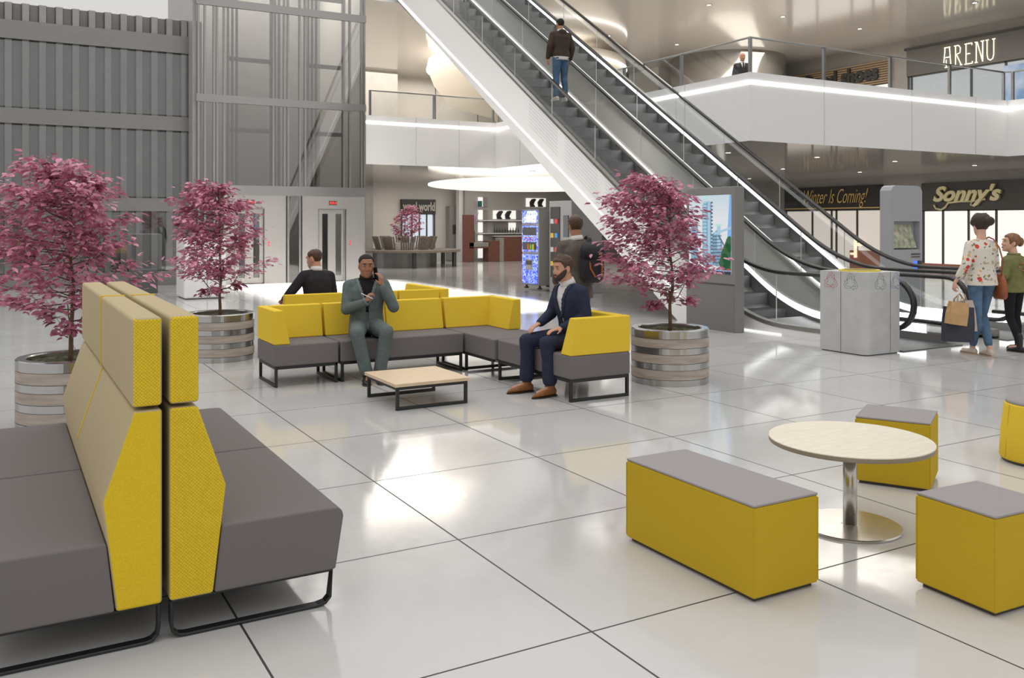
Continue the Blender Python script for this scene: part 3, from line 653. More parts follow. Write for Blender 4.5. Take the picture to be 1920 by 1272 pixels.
MB().box(x0-.001,x0+.01,7.77,7.776,.02,1.02).box(9.62,9.626,y0_-.001,y0_+.01,.02,1.02).build('panel_seam',dark,t,world=True)
mb=MB(); mb.lathe([(.21,0),(.21,.012)],((x0+x1)/2,(y0_+y1_)/2,1.018),40); mb.build('top_opening',dark,t,world=True)
mb=MB(); mb.lathe([(.25,0),(.25,.02),(.21,.02),(.21,0)],((x0+x1)/2,(y0_+y1_)/2,1.018),40,cap=False); mb.build('opening_ring',mat('ring_yellow',(.8,.6,.05),.4),t,world=True)
green=mat('mark_green',(.18,.26,.17),.6); red_=mat('mark_red',(.55,.12,.12),.6); blue_=mat('mark_blue',(.16,.16,.42),.6)
recycle(t,7.93,.89,'-x',x0-.001,red_); recycle(t,7.62,.89,'-x',x0-.001,green); recycle(t,9.44,.89,'-y',y0_-.001,green); recycle(t,9.73,.89,'-y',y0_-.001,blue_)
MB().box(x0+.02,x1-.02,y0_+.02,y1_-.02,0,.012).build('plinth',dark,t,world=True)

t=thing('recycling_bin','white recycling station behind the middle pink tree','recycling bin',(4.2,20.2,0))
a,b=uat(352,20.),uat(372,20.)
MB().box(uat(345,20.),uat(424,20.),20.0,21.0,.012,1.3).build('casing',white,t,world=True,bevel=.05,seg=4)
MB().box(uat(388,20.),uat(388,20.)+.01,19.998,20.0,.03,1.25).build('panel_seam',dark,t,world=True); MB().box(uat(350,20),uat(420,20),20.02,20.95,0,.013).build('plinth',dark,t,world=True)
tag(MB().box(uat(248,22.2),uat(296,22.2),22.2,22.8,0,.55).build('low_cabinet',mat('cabinet_dark',(.10,.105,.105),.4),bevel=.01),'low dark grey cabinet in front of profiled steel wall','cabinet')

vk=11.2
t=thing('info_kiosk','tall pale grey ticket kiosk with map screen behind the escalators','kiosk',(14.9,vk+.3,0))
a,b=uat(1671,vk),uat(1729,vk)
kp=[(a,0),(b,0),(b,2.24),(b-.05,2.31),(b-.12,2.34),(a+.12,2.34),(a+.05,2.31),(a,2.24)]
km=mat('kiosk_grey',(.40,.40,.42),.4)
mb=MB(); sx0,sx1=a+.08,b-.07; mb.prism(kp,'y',vk+.14,vk+.25).box(a,sx0,vk,vk+.14,0,2.24).box(sx1,b,vk,vk+.14,0,2.24).box(sx0,sx1,vk,vk+.14,1.66,2.24).box(sx0,sx1,vk,vk+.14,0,1.12)
mb.prism([(sx0-.08,2.24),(sx1+.07,2.24),(sx1+.02,2.31),(sx1-.05,2.34),(sx0+.04,2.34),(sx0-.03,2.31)],'y',vk,vk+.14)
mb.build('housing',km,t,world=True)
MB().add([(sx0,vk+.02,1.15),(sx1-.06,vk+.02,1.15),(sx1-.12,vk+.13,1.6),(sx0,vk+.13,1.6)],[(0,1,2,3)]).build('map_screen',mat('map_picture',(.12,.16,.10),.3,col2=(.50,.46,.34),nscale=11,emit=(.2,.2,.16),estr=.25),t,world=True)
MB().box(sx1-.26,sx1-.0,vk-.01,vk,1.02,1.04).box(sx1-.26,sx1,vk-.01,vk,.97,.985).build('card_slot',dark,t,world=True)
MB().box(sx1-.2,sx1-.09,vk-.015,vk,.72,.9,0).box(sx1-.07,sx1,vk-.05,vk,.70,.9,1).build('payment_keypad',[emis('keypad_blue',(.1,.25,.9),.9),dark],t,world=True)

# ------------------------------------------------------------------ planters + trees
lightwood=mat('planter_wood',(.34,.285,.245),.6,col2=(.50,.44,.39),nscale=2.2,stretch=(1.5,1.5,12))
soilm=mat('moss_soil',(.045,.045,.025),.95,col2=(.17,.17,.10),nscale=22,bump=1.,bscale=40)
rimm=mat('planter_steel',(.50,.50,.49),.22,metal=1.)
def planter(label):
    t=thing('round_planter',label,'planter',group=None); r=.397
    bands=[(.0,.062,'s'),(.066,.158,'w'),(.162,.222,'s'),(.226,.312,'w'),(.316,.376,'s'),(.380,.468,'w'),(.472,.555,'s')]
    for a,b,k in bands:
        if b>.5: MB().lathe([(r,a),(r,b-.008),(r-.008,b),(r-.07,b),(r-.075,b-.01),(r-.075,a)],n=72,cap=False).build('rim',rimm,t,smooth=False,bevel=0)
        else: MB().lathe([(r-.03,a),(r,a),(r,b),(r-.03,b)],n=72,cap=False).build('steel_band' if k=='s' else 'wood_band',rimm if k=='s' else lightwood,t)
    MB().lathe([(r-.015,.0),(r-.015,.47)],n=60).build('inner_shell',dark,t)
    mb=MB(); rr=random.Random(3)
    rings=[(0.,.50)]+[(.32*i/8,.50) for i in range(1,9)]; vs=[(0,0,.515)];n=40
    for i in range(1,9):
        for k in range(n): a=2*math.pi*k/n; vs.append((.325*i/8*math.cos(a),.325*i/8*math.sin(a),.50+rr.uniform(0,.03)))
    fs=[(0,1+k,1+(k+1)%n) for k in range(n)]
    for i in range(7):
        for k in range(n): fs.append((1+i*n+k,1+i*n+(k+1)%n,1+(i+1)*n+(k+1)%n,1+(i+1)*n+k))
    mb.add(vs,fs).build('soil',soilm,t,smooth=False,flip=False)
    return t
def leafmat():
    m=bpy.data.materials.new('pink_leaf'); m.use_nodes=True; N,L=nt(m); b=N['Principled BSDF']; b.inputs['Roughness'].default_value=.45
    tc=N.new('ShaderNodeTexCoord'); n=N.new('ShaderNodeTexNoise'); n.inputs['Scale'].default_value=9; n.inputs['Detail'].default_value=8; L.new(tc.outputs['Object'],n.inputs[0])
    r=N.new('ShaderNodeValToRGB'); L.new(n.outputs['Fac'],r.inputs[0]); e=r.color_ramp.elements; e[0].position=.35; e[0].color=(.36,.09,.17,1); e[1].position=.66; e[1].color=(.82,.38,.51,1)
    L.new(r.outputs[0],b.inputs['Base Color'])
    tr=N.new('ShaderNodeBsdfTranslucent'); L.new(r.outputs[0],tr.inputs[0]); mx=N.new('ShaderNodeMixShader'); mx.inputs[0].default_value=.22
    L.new(b.outputs[0],mx.inputs[1]); L.new(tr.outputs[0],mx.inputs[2]); L.new(mx.outputs[0],N['Material Output'].inputs[0]); return m
LM=leafmat(); bark=mat('bark',(.16,.10,.065),.8,noise=.3,nscale=30)
def tree(label,seed=1,nleaf=3800,ls=.042,group=None):
    rr=random.Random(seed); t=thing('pink_leaf_tree',label,'tree',group=group)
    tk=MB(); tp=[(0,0,-.05),(-.005,.0,.08),(.0,.005,.25),(-.03,.0,.42),(-.025,.01,.6),(.0,.0,.8),(.01,.0,1.05),(-.01,.01,1.3),(.0,0,1.5)]
    tk.tube(tp,[.021,.019,.016,.016,.014,.012,.010,.007,.004],8)
    # crown outline: radius as a function of height above the soil (0.42 .. 1.72)
    def rad(z):
        pts=[(.38,.10),(.46,.34),(.56,.52),(.68,.60),(.82,.58),(.98,.52),(1.15,.46),(1.32,.42),(1.45,.33),(1.56,.2),(1.66,.05)]
        for (a,b) in zip(pts[:-1],pts[1:]):
            if z<=b[0]: return a[1]+(b[1]-a[1])*(z-a[0])/(b[0]-a[0])
        return .04
    tips=[]
    for i in range(62):
        z0=.36+1.12*(i/62)**1.0; a=i*2.399+rr.uniform(-.3,.3); z1=z0+.10+rr.uniform(-.02,.14); z1=min(z1,1.6); rd=rad(z1)*rr.uniform(.62,1.22)
        p0=V((0,0,z0)); p1=V((rd*math.cos(a)+.17*z1,rd*math.sin(a),z1+rr.uniform(-.04,.05))); pm_=(p0+p1)/2+V((0,0,-.05)); 
        tk.tube([p0,pm_,p1],[.006,.004,.0015],5); tips.append((p0,pm_,p1,rd))
    for k in range(2):
        a=1.2+2.6*k; p0=V((0,0,.30)); tk.tube([p0,V((.12*math.cos(a),.12*math.sin(a),.32)),V((.22*math.cos(a),.22*math.sin(a),.45))],[.008,.006,.004],6)
    for k in range(3):
        a=k*2.1+.4; p0=V((0,0,.30)); p1=V((.24*math.cos(a),.24*math.sin(a),.26+.05*k)); tips.append((p0,(p0+p1)/2,p1,.12)); tk.tube([p0,(p0+p1)/2,p1],.002,5)
    tk.build('trunk',bark,t,smooth=True)
    lf=MB(); 
    for i in range(nleaf):
        b=rr.choice(tips) if rr.random()<.93 else tips[rr.randrange(len(tips))]
        s_=rr.random()**.55; s_=.25+.78*s_
        q=b[0]*(1-s_)**2+b[1]*2*s_*(1-s_)+b[2]*s_*s_ if s_<1 else b[2]
        sp=.055+.05*(1-s_) if b[3]>.13 else .03
        q=q+V((rr.gauss(0,sp),rr.gauss(0,sp),rr.gauss(0,.028)))
        a=math.atan2(q.y,q.x)+rr.gauss(0,.7); d=V((math.cos(a),math.sin(a),rr.gauss(-.25,.3))).normalized()
        up=V((rr.gauss(0,.35),rr.gauss(0,.35),1)).normalized(); sd=d.cross(up).normalized(); up=sd.cross(d)
        L_=ls*rr.uniform(.75,1.35); w_=L_*rr.uniform(.38,.5)
        P=[q, q+d*L_*.35+sd*w_, q+d*L_*.9+sd*w_*.9+up*.003, q+d*L_*1.5-up*.006, q+d*L_*.9-sd*w_*.9+up*.003, q+d*L_*.35-sd*w_]
        lf.add(P,[(0,1,2,3),(0,3,4,5)])
    lf.build('foliage',LM,t,flip=False,smooth=True)
    return t
PR=(6.02,7.28); PM=(2.30,11.13); PL=(.50,8.10)
p=planter('banded wood and steel planter right of the L-shaped sofa'); p.location=(*PR,0)
dup(p,(*PM,0),2.,'banded wood and steel planter behind the tall booth, left of the yellow sofa'); dup(p,(*PL,0),4.,'banded wood and steel planter at far left, partly behind the booth')
t=tree('pink leaved tree in planter beside the advertising totem',5); t.location=(PR[0],PR[1],.55-.02); t.rotation_euler=(0,0,R(150))
t2=dup(t,(PM[0],PM[1],.53),R(105),'pink leaved tree in the planter in front of the left lift'); t3=dup(t,(PL[0],PL[1],.53),R(235),'pink leaved tree in the planter at far left, before the steel wall')
t2.scale=(1.,1.,1.); 
# far tree and ring bench
bc=cw(-4.05,34.0)
t=tree('small dark pink tree standing in the ring bench by the far shop',9,1600,.06); t.location=(bc.x,bc.y,.75); t.scale=(.95,.95,.95)
t=thing('ring_bench','slatted grey wooden seating around the distant pink tree','bench',(bc.x,bc.y,0))
wd=mat('weathered_wood',(.22,.19,.16),.6,noise=.2,nscale=12)
MB().loft([(V((0,0,z)),Rv*2.1,Fv*2.1) for z in (.55,.63)],40).build('seat',wd,t)
MB().lathe([(1.2,0),(1.2,.55)],n=40,cap=False).build('base',steel3,t)
for k_ in range(10):
    a=2*math.pi*k_/10; mb=MB(); 
    for j in range(6):
        aa=a+R(4.4)*(j-2.5); c_,s_=math.cos(aa),math.sin(aa); mb.tube([(1.05*c_,1.05*s_,.62),(1.2*c_,1.2*s_,1.12)],.035,4)
    mb.build('backrest',wd,t)
for k_ in range(6):
    a=2*math.pi*k_/6+.3; MB().box(-.06,.06,-.06,.06,0,.56).build('leg',dark,t).location=(1.95*math.cos(a),1.95*math.sin(a),0)
tag(MB().lathe([(.35,.6),(.42,.85)],n=28).build('tree_tub',white),'white tub holding the distant pink tree','planter').location=(bc.x,bc.y,.03)

# ------------------------------------------------------------------ modular sofas
def loop_leg(par,axis,pos,a,b,z1=.205,w_=.028,name='leg'):
    # rectangular loop in plane axis=pos between a..b on the other axis
    mb=MB()
    def bx(p,q,z0,z1_): 
        if axis=='x': mb.box(pos,pos+w_,p,q,z0,z1_)
        else: mb.box(p,q,pos,pos+w_,z0,z1_)
    bx(a,b,0,w_); bx(a,b,z1-w_,z1); bx(a,a+w_,w_,z1-w_); bx(b-w_,b,w_,z1-w_)
    mb.build(name,blk,par,world=True,bevel=.003)
def seat(par,x0,x1,y0,y1,z0=.205,z1=.42,r=.018): return MB().box(x0,x1,y0,y1,z0,z1).build('seat',grey,par,world=True,bevel=r,seg=3)
def cush(par,kind,x0,x1,y0,y1,side,z0=.42,z1=.76,m_=None,t0=.17,t1=.095,name='backrest',e0=0,e1=0):
    # back cushion slanting inwards; side tells the outer vertical face; e0/e1 extra taper at ends
    vs=[]
    if side=='+y': b=[(x0,y1-t0),(x1,y1-t0),(x1,y1),(x0,y1)]; t_=[(x0+e0,y1-t1),(x1-e1,y1-t1),(x1-e1,y1),(x0+e0,y1)]
    if side=='-y': b=[(x0,y0),(x1,y0),(x1,y0+t0),(x0,y0+t0)]; t_=[(x0+e0,y0),(x1-e1,y0),(x1-e1,y0+t1),(x0+e0,y0+t1)]
    if side=='-x': b=[(x0,y0),(x0+t0,y0),(x0+t0,y1),(x0,y1)]; t_=[(x0,y0+e0),(x0+t1,y0+e0),(x0+t1,y1-e1),(x0,y1-e1)]
    if side=='+x': b=[(x1-t0,y0),(x1,y0),(x1,y1),(x1-t0,y1)]; t_=[(x1-t1,y0+e0),(x1,y0+e0),(x1,y1-e1),(x1-t1,y1-e1)]
    vs=[(p[0],p[1],z0) for p in b]+[(p[0],p[1],z1) for p in t_]
    return MB().add(vs,[(0,3,2,1),(4,5,6,7),(0,1,5,4),(1,2,6,5),(2,3,7,6),(3,0,4,7)]).build(name,m_ or yel,par,world=True,bevel=.012,seg=3)
g1='yellow and grey modules of the L-shaped sofa'
t=thing('sofa_module','left end module of front yellow sofa with armrest on left','sofa',(2.68,9.19,0),group=None)
seat(t,2.35,3.012,8.86,9.53); cush(t,'b',2.46,3.008,8.9,9.53,'+y'); cush(t,'a',2.35,2.5,8.87,9.53,'-x',name='armrest',t0=.165)
loop_leg(t,'x',2.36,8.87,9.5); loop_leg(t,'x',2.975,8.87,9.5); MB().box(2.38,3.0,8.87,8.898,.177,.205).build('frame_rail',blk,t,world=True)
t=thing('sofa_module','long middle module of front yellow sofa where the grey-suited man sits','sofa',(3.73,9.19,0))
seat(t,3.03,4.435,8.86,9.53); cush(t,'b',3.035,3.73,8.9,9.53,'+y'); cush(t,'b',3.736,4.43,8.9,9.53,'+y')
loop_leg(t,'x',3.04,8.87,9.5); loop_leg(t,'x',4.395,8.87,9.5); MB().box(3.06,4.4,8.87,8.898,.177,.205).build('frame_rail',blk,t,world=True)
t=thing('sofa_module','corner module of the front yellow sofa joining its two wings','sofa',(4.8,8.9,0))
seat(t,4.455,5.16,8.20,9.53); cush(t,'b',4.46,5.16,8.9,9.53,'+y'); cush(t,'b',4.5,5.16,8.86,9.5,'+x')
loop_leg(t,'x',4.465,8.87,9.5); loop_leg(t,'x',5.12,8.25,9.5); MB().box(4.47,4.498,8.25,8.9,.177,.205).build('frame_rail',blk,t,world=True); MB().box(4.47,5.12,8.87,8.898,.01,.038).build('frame_rail',blk,t,world=True)
t=thing('sofa_module','right wing module of front yellow sofa holding the bearded man','sofa',(4.8,7.5,0))
seat(t,4.485,5.16,6.81,8.185); cush(t,'a',4.485,5.16,6.81,7.,'-y',e0=.05,name='armrest',t0=.17); cush(t,'b',4.9,5.16,6.93,7.47,'+x')
loop_leg(t,'y',6.82,4.49,5.15); loop_leg(t,'y',8.15,4.49,5.15); MB().box(4.49,4.518,6.85,8.15,.177,.205).build('frame_rail',blk,t,world=True)
# second sofa (behind)
def m2(label,x0,x1,y0,y1,backs,legs):
    t=thing('sofa_module',label,'sofa',((x0+x1)/2,(y0+y1)/2,0)); seat(t,x0,x1,y0,y1)
    for b in backs: cush(t,'b',*b)
    for l in legs: loop_leg(t,*l)
m2('left module of rear yellow sofa where the dark-suited man sits',2.98,3.71,10.75,11.42,[(2.98,3.70,10.75,11.4,'-y')],[('x',2.99,10.76,11.4),('x',3.67,10.76,11.4)])
m2('middle module of rear yellow sofa, facing away',3.73,4.44,10.75,11.42,[(3.73,4.435,10.75,11.4,'-y')],[('x',3.74,10.76,11.4),('x',4.4,10.76,11.4)])
m2('corner module of rear yellow sofa, right end',4.46,5.16,10.75,12.0,[(4.46,5.02,10.75,11.4,'-y'),(4.5,5.16,10.75,11.98,'+x')],[('x',4.47,10.76,11.4),('x',5.12,10.8,11.95)])
# coffee table
t=thing('coffee_table','low square oak coffee table on black loop legs','coffee table',(3.33,7.62,0))
MB().box(2.965,3.695,7.245,8.0,.205,.235).build('tabletop',oak,t,world=True,bevel=.004)
loop_leg(t,'y',7.265,2.985,3.675); loop_leg(t,'y',7.955,2.985,3.675); MB().box(2.985,3.013,7.29,7.96,.177,.205).build('frame_rail',blk,t,world=True); MB().box(3.647,3.675,7.29,7.96,.177,.205).build('frame_rail',blk,t,world=True)

# ------------------------------------------------------------------ tall booth sofas
def booth(label,sgn,ax,y0,y1,first):
    t=thing('booth_sofa',label,'sofa',(ax,(y0+y1)/2,0))
    X=lambda d: ax+sgn*d
    back=[(X(.0),.155),(X(.0),.908),(X(.105),.908),(X(.215),.58),(X(.165),.155)]
    MB().prism([(p[0],p[1]) for p in back],'y',y0,y1,0,1).build('backrest',[beige,ywv if sgn>0 else ywv2],t,world=True,bevel=.012,seg=3)
    MB().prism([(X(0.),.922),(X(0.),1.265),(X(.11),1.265),(X(.11),.922)],'y',y0,y1,0,1).build('headrest',[beige,ywv],t,world=True,bevel=.014,seg=3)
    s=[(X(.169),.155),(X(.198),.42),(X(.62),.42),(X(.68),.418),(X(.70),.40),(X(.705),.375),(X(.67),.155)]
    MB().prism(s,'y',y0,y1).build('seat',grey,t,world=True,bevel=.01,seg=2)
    for yy in (y0+.015,y1-.06):
        xs=[.01,.655]; r_=.05
        pts=[(X(.01),.15),(X(.01),.06),(X(.015),.03),(X(.035),.012),(X(.06),.007),(X(.595),.007),(X(.63),.014),(X(.65),.035),(X(.66),.15),(X(.01),.15)]
        MB().sweep([(p[0],yy+.022,p[1]) for p in pts],.045,.012,'y').build('leg',blk,t,world=True)
    MB().box(*sorted((X(.02),X(.66))),y0+.1,y1-.1,.148,.156).build('frame_plate',blk,t,world=True)
    return t
for (sgn,ax,side) in ((1,.575,'right'),(-1,.548,'left')):
    for k,(a,b) in enumerate(((3.70,4.885),(4.90,6.085))):
        t=booth('%s high-backed booth sofa facing %s, %s unit'%('yellow and grey',side,'near' if k==0 else 'far'),sgn,ax,a,b,k==0)
        if k==0:
            X=lambda d: ax+sgn*d
            MB().prism([(X(.002),.922),(X(.002),1.268),(X(.113),1.268),(X(.113),.922)],'y',4.886,4.899).build('piping',yel,t,world=True)
            MB().prism([(X(.002),.155),(X(.002),.908),(X(.107),.908),(X(.2175),.58),(X(.18),.43),(X(.1),.43)],'y',4.886,4.899).build('piping',yel,t,world=True)

# ------------------------------------------------------------------ cubes, bench, round table, pouf
def stool(name,label,cat,c,sx,sy,rz,h=.42,m_=yel2):
    t=thing(name,label,cat,(c[0],c[1],0),rz)
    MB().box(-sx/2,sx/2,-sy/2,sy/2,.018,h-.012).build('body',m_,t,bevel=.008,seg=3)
    MB().box(-sx/2+.0,sx/2,-sy/2,sy/2,h-.0115,h).build('seat_top',grey2,t,bevel=.004)
    mb=MB()
    for a in (-1,1):
        for b in (-1,1): mb.tube([(a*(sx/2-.0005),b*(sy/2-.0005),.03),(a*(sx/2-.0005),b*(sy/2-.0005),h-.02)],.003,6)
    mb.build('corner_seam',yseam,t)
    MB().box(-sx/2+.02,sx/2-.02,-sy/2+.02,sy/2-.02,0,.018).build('foot',dark,t)
    return t
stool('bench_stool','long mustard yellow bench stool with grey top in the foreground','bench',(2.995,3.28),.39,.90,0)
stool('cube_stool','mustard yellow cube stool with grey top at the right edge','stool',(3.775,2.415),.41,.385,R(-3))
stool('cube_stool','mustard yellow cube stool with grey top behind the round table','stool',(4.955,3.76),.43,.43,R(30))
t=thing('round_table','low round pale ash table on brushed steel pedestal','table',(3.965,3.30,0))
MB().lathe([(.405,.443),(.418,.447),(.42,.453),(.42,.468)],n=96).build('table_edge',edgew,t,smooth=False); MB().lathe([(.419,.468),(.421,.4685),(.421,.472),(.419,.474)],n=96).build('tabletop',ash,t)
MB().lathe([(.036,.014),(.036,.444)],n=48).build('pedestal',steel,t,smooth=True)
MB().lathe([(.262,0),(.265,.004),(.265,.01),(.258,.014),(.045,.016),(.042,.018)],n=96).build('base_plate',steel,t)
t=thing('round_pouf','tapered round yellow pouf with grey top at the right edge','pouf',(6.17,3.56,0))
MB().lathe([(.238,.02),(.245,.035),(.235,.2),(.215,.385),(.213,.392),(.20,.40)],n=64).build('body',yel,t,smooth=True)
MB().lathe([(.205,.395),(.205,.41),(.195,.42),(.15,.425)],n=64).build('seat_top',grey2,t,smooth=True); MB().lathe([(.225,0),(.23,.022)],n=48).build('foot',dark,t)
mb=MB()
for k_ in range(8): a=2*math.pi*k_/8+.35; mb.tube([(.246*math.cos(a),.246*math.sin(a),.035),(.215*math.cos(a),.215*math.sin(a),.388)],.003,5)
mb.build('panel_seam',yseam,t)
# ------------------------------------------------------------------ people
def basis(yaw=0,pitch=0,roll=0):
    m=M.Rotation(yaw,3,'Z')@M.Rotation(pitch,3,'X')@M.Rotation(roll,3,'Y')
    return m@V((1,0,0)),m@V((0,1,0)),m@V((0,0,1))
HP=[(-.122,.055,.018,.018),(-.112,.050,.040,.036),(-.085,.036,.062,.055),(-.045,.020,.080,.068),(0,.006,.094,.0745),(.04,.0,.099,.078),(.075,-.005,.093,.074),(.10,-.010,.072,.058),(.115,-.012,.045,.036),(.121,-.012,.012,.012)]
def hp(z):
    z=max(HP[0][0],min(HP[-1][0],z))
    for a,b in zip(HP[:-1],HP[1:]):
        if z<=b[0]+1e-9:
            k=(z-a[0])/(b[0]-a[0]); return [a[i]+(b[i]-a[i])*k for i in (1,2,3)]
def hpt(C_,fr,th,z,off):
    yc,ry,rx=hp(z); X,Y,Z=fr
    return C_+X*(math.sin(th)*(rx+off))+Y*(yc+math.cos(th)*(ry+off))+Z*z
def headcap(C_,fr,zmin,thick,name,mt,par,zt=.121,s=1.,rng=(-180,180),wob=.004,seed=1):
    rr=random.Random(seed); n=44; m=14; vs=[];fs=[]; full=(rng==(-180,180))
    for j in range(m+1):
        for i in range(n+(0 if full else 1)):
            th=R(rng[0]+(rng[1]-rng[0])*i/n); z0=zmin(math.degrees(th)); u=j/m; z=z0+(zt-z0)*math.sin(u*math.pi/2) if full else z0[0]+(z0[1]-z0[0])*u
            edge=min(1,u*5) if full else min(1,u*6,(1-u)*6, i/3, (n-i)/3)
            o_=-.006+(thick(math.degrees(th),z)+.006)*edge+rr.uniform(-wob,wob)*edge
            p=hpt(C_,fr,th,z,o_)
            if full and u>.5: p=p+fr[2]*(thick(math.degrees(th),z)*((u-.5)*2)**1)
            vs.append(p)
    w_=n if full else n+1
    for j in range(m):
        for i in range(n): fs.append((j*w_+i,j*w_+(i+1)%w_,(j+1)*w_+(i+1)%w_,(j+1)*w_+i))
    if full: fs.append(tuple(range(m*w_,m*w_+w_)))
    o=MB().add(vs,fs).build(name,mt,par,smooth=True); sb=o.modifiers.new('s','SUBSURF'); sb.levels=1; sb.render_levels=1; return o
TS=[(-.30,.158,.120),(-.12,.160,.120),(0,.165,.120),(.3,.150,.106),(.55,.164,.118),(.76,.178,.114),(.90,.128,.084),(.97,.085,.066),(1.04,.060,.060)]
class Person:
    def __init__(s,label,loc,rz,J,skin,gender='m',build_=1.,group=None):
        s.t=thing('person',label,'person',loc,rz,group); s.J={k:V(v) if not isinstance(v,(int,float)) else v for k,v in J.items()}; s.skin=skin; s.bw=build_; s.g=gender
        J=s.J; s.up=(J['neck']-J['pelvis']); s.len=s.up.length; s.up.normalize()
        lat=(J['shR']-J['shL']); lat=(lat-s.up*lat.dot(s.up)).normalized(); s.lat=lat; s.fw=s.up.cross(lat).normalized()
        if s.fw.y<0: s.fw=-s.fw
        hl=J['hipR']-J['hipL']; hl.z=0; s.hlat=hl.normalized()
        s.hfr=basis(J.get('hyaw',0),J.get('hpitch',0),J.get('hroll',0))
    def torso(s,mb,off,t0=-.12,t1=1.1,sc=1.,flare=0.):
        secs=[]
        for (t,rx,ry) in TS:
            if t<t0 or t>t1: continue
            k=min(1,max(0,t)); L_=(s.hlat*(1-k)+s.lat*k).normalized(); up=s.up if t>0 else (V((0,0,1)) if not s.J.get('sit') else s.up); F_=up.cross(L_).normalized()
            if F_.y<0: F_=-F_
            c=s.J['pelvis']+up*(s.len*t); fl=flare*max(0,-t)
            hipw=1.06 if (s.g=='f' and t<.15) else (.9 if s.g=='f' else 1)
            secs.append((c,L_*(rx*s.bw*hipw+off+fl),F_*(ry*s.bw*(.95 if s.g=='f' else 1)+off+fl)))
        mb.loft(secs,28,p=2.3)
    def arms(s,mb,off,upto=1.,sides='RL'):
        J=s.J; b=s.bw*(.86 if s.g=='f' else 1)
        for d in sides:
            sh,el,wr=J['sh'+d],J['el'+d],J['wr'+d]; base=s.J['pelvis']+s.up*(s.len*.88); sh=sh-s.up*.022-s.lat*(.012 if d=='R' else -.012)
            mb.cone(base+(sh-base)*.35,.056*b+off,sh,.051*b+off); mb.cone(sh,.051*b+off,el,.041*b+off)
            w_=el+(wr-el)*upto; mb.cone(el,.042*b+off,w_,(.042+(.027-.042)*upto)*b+off*.9)
    def legs(s,mb,off,lo=1.,wide=0):
        J=s.J; b=s.bw*(.95 if s.g=='f' else 1)
        for d in 'RL':
            h,k,a=J['hip'+d],J['kn'+d],J['an'+d]; e=k+(a-k)*lo
            mb.cone(h,.088*b+off,k,.056*b+off); 
            mid=k+(a-k)*.35; mb.cone(k,.056*b+off,mid+V((0,-.012,0)),.054*b+off); mb.cone(mid+V((0,-.012,0)),.054*b+off,e,(.037*b+off+wide))
    def body(s,vox=.0075,hands=True):
        mb=MB(); J=s.J; s.torso(mb,-.012); s.arms(mb,-.004); s.legs(mb,-.004)
        X,Y,Z=s.hfr; Cc=J['head']; k=J.get('hs',1.)
        mb.loft([(Cc+Y*yc*k+Z*z*k,X*rx*k,Y*ry*k) for (z,yc,ry,rx) in HP],28)
        nr=.050 if s.g=='f' else .058
        mb.cone(J['neck']-s.up*.04,nr+.006,Cc-Y*.018-Z*.055,nr)
        mb.ell(Cc+Y*.098+Z*(-.028),(.014,.020,.016),(X,Y,Z)); mb.cone(Cc+Y*.092+Z*.018,.007,Cc+Y*.106-Z*.024,.010)
        for q in (-1,1): mb.ell(Cc+X*q*.076-Y*.006-Z*.006,(.010,.020,.032),(X,Y,Z)); mb.ell(Cc+X*q*.032+Y*.086-Z*.028,(.02,.012,.02),(X,Y,Z))
        mb.ell(Cc+Y*.092-Z*.064,(.026,.010,.011),(X,Y,Z)); mb.ell(Cc+Y*.080-Z*.098,(.022,.016,.016),(X,Y,Z)); mb.ell(Cc+Y*.092+Z*.040,(.052,.010,.012),(X,Y,Z))
        for d in 'RL':
            if 'hd'+d in J: s.hand(mb,J['wr'+d],J['hd'+d],J['hn'+d],(1 if d=='R' else -1)*J.get('ts'+d,1),J.get('cu'+d,35),J.get('sp'+d,0))
            if not hands: pass
            f_=J['toe'+d]; a=J['an'+d]; mb.cone(a,.034,a+V((0,0,-.03)),.026); mb.cone(a+V((0,0,-.035)),.022,a.lerp(f_,.8)+V((0,0,.005)),.016)
        s.bodyo=bake(mb.build('body',s.skin,s.t),vox,3,.45)
        # eyes, lips
        for q in (-1,1):
            MB().ell(Cc+X*q*.031+Y*.0865+Z*.012,(.0145,.008,.0075),(X,Y,Z)).ell(Cc+X*q*.031+Y*.0935+Z*.012,(.0065,.0025,.0068),(X,Y,Z),mi=1).build('eye',[MATS['eye_white'],MATS['iris']],s.t,smooth=True)
        MB().ell(Cc+Y*.1005-Z*.061,(.024,.0035,.0045),(X,Y,Z)).ell(Cc+Y*.0995-Z*.069,(.021,.0045,.0055),(X,Y,Z)).build('lips',mat('lips',(.35,.13,.10),.5),s.t,smooth=True)
    def hand(s,mb,wr,d,n,side,curl=35,spread=0):
        d=V(d).normalized(); n=V(n); n=(n-d*n.dot(d)).normalized(); sd=d.cross(n)*(-side); k=.95 if s.g=='m' else .85
        k*=s.J.get('hs',1.)
        mb.cone(wr-d*.01,.026*k,wr+d*.03*k,.024*k)
        mb.loft([(wr+d*(t*k),sd*(w_*k),n*(h_*k)) for (t,w_,h_) in ((.01,.026,.020),(.04,.038,.018),(.075,.043,.015),(.10,.040,.012))],16,p=2.6)
        for i,(o_,l_) in enumerate(((.031,.92),(.0105,1.),(-.0105,.95),(-.031,.78))):
            p=wr+d*(.096*k)+sd*(o_*k*(1+.15*spread)); a=0; dd=d
            for j,(sl,r0,r1) in enumerate(((.042,.0098,.0092),(.027,.0092,.0085),(.021,.0085,.007))):
                a+=R(curl*(.7,1.,.8)[j]); dd=d*math.cos(a)+n*math.sin(a)+sd*(.05*(1.5-i)*spread if j==0 else 0); q=p+dd*sl*l_*k; mb.cone(p,r0*k,q,r1*k,8); p=q
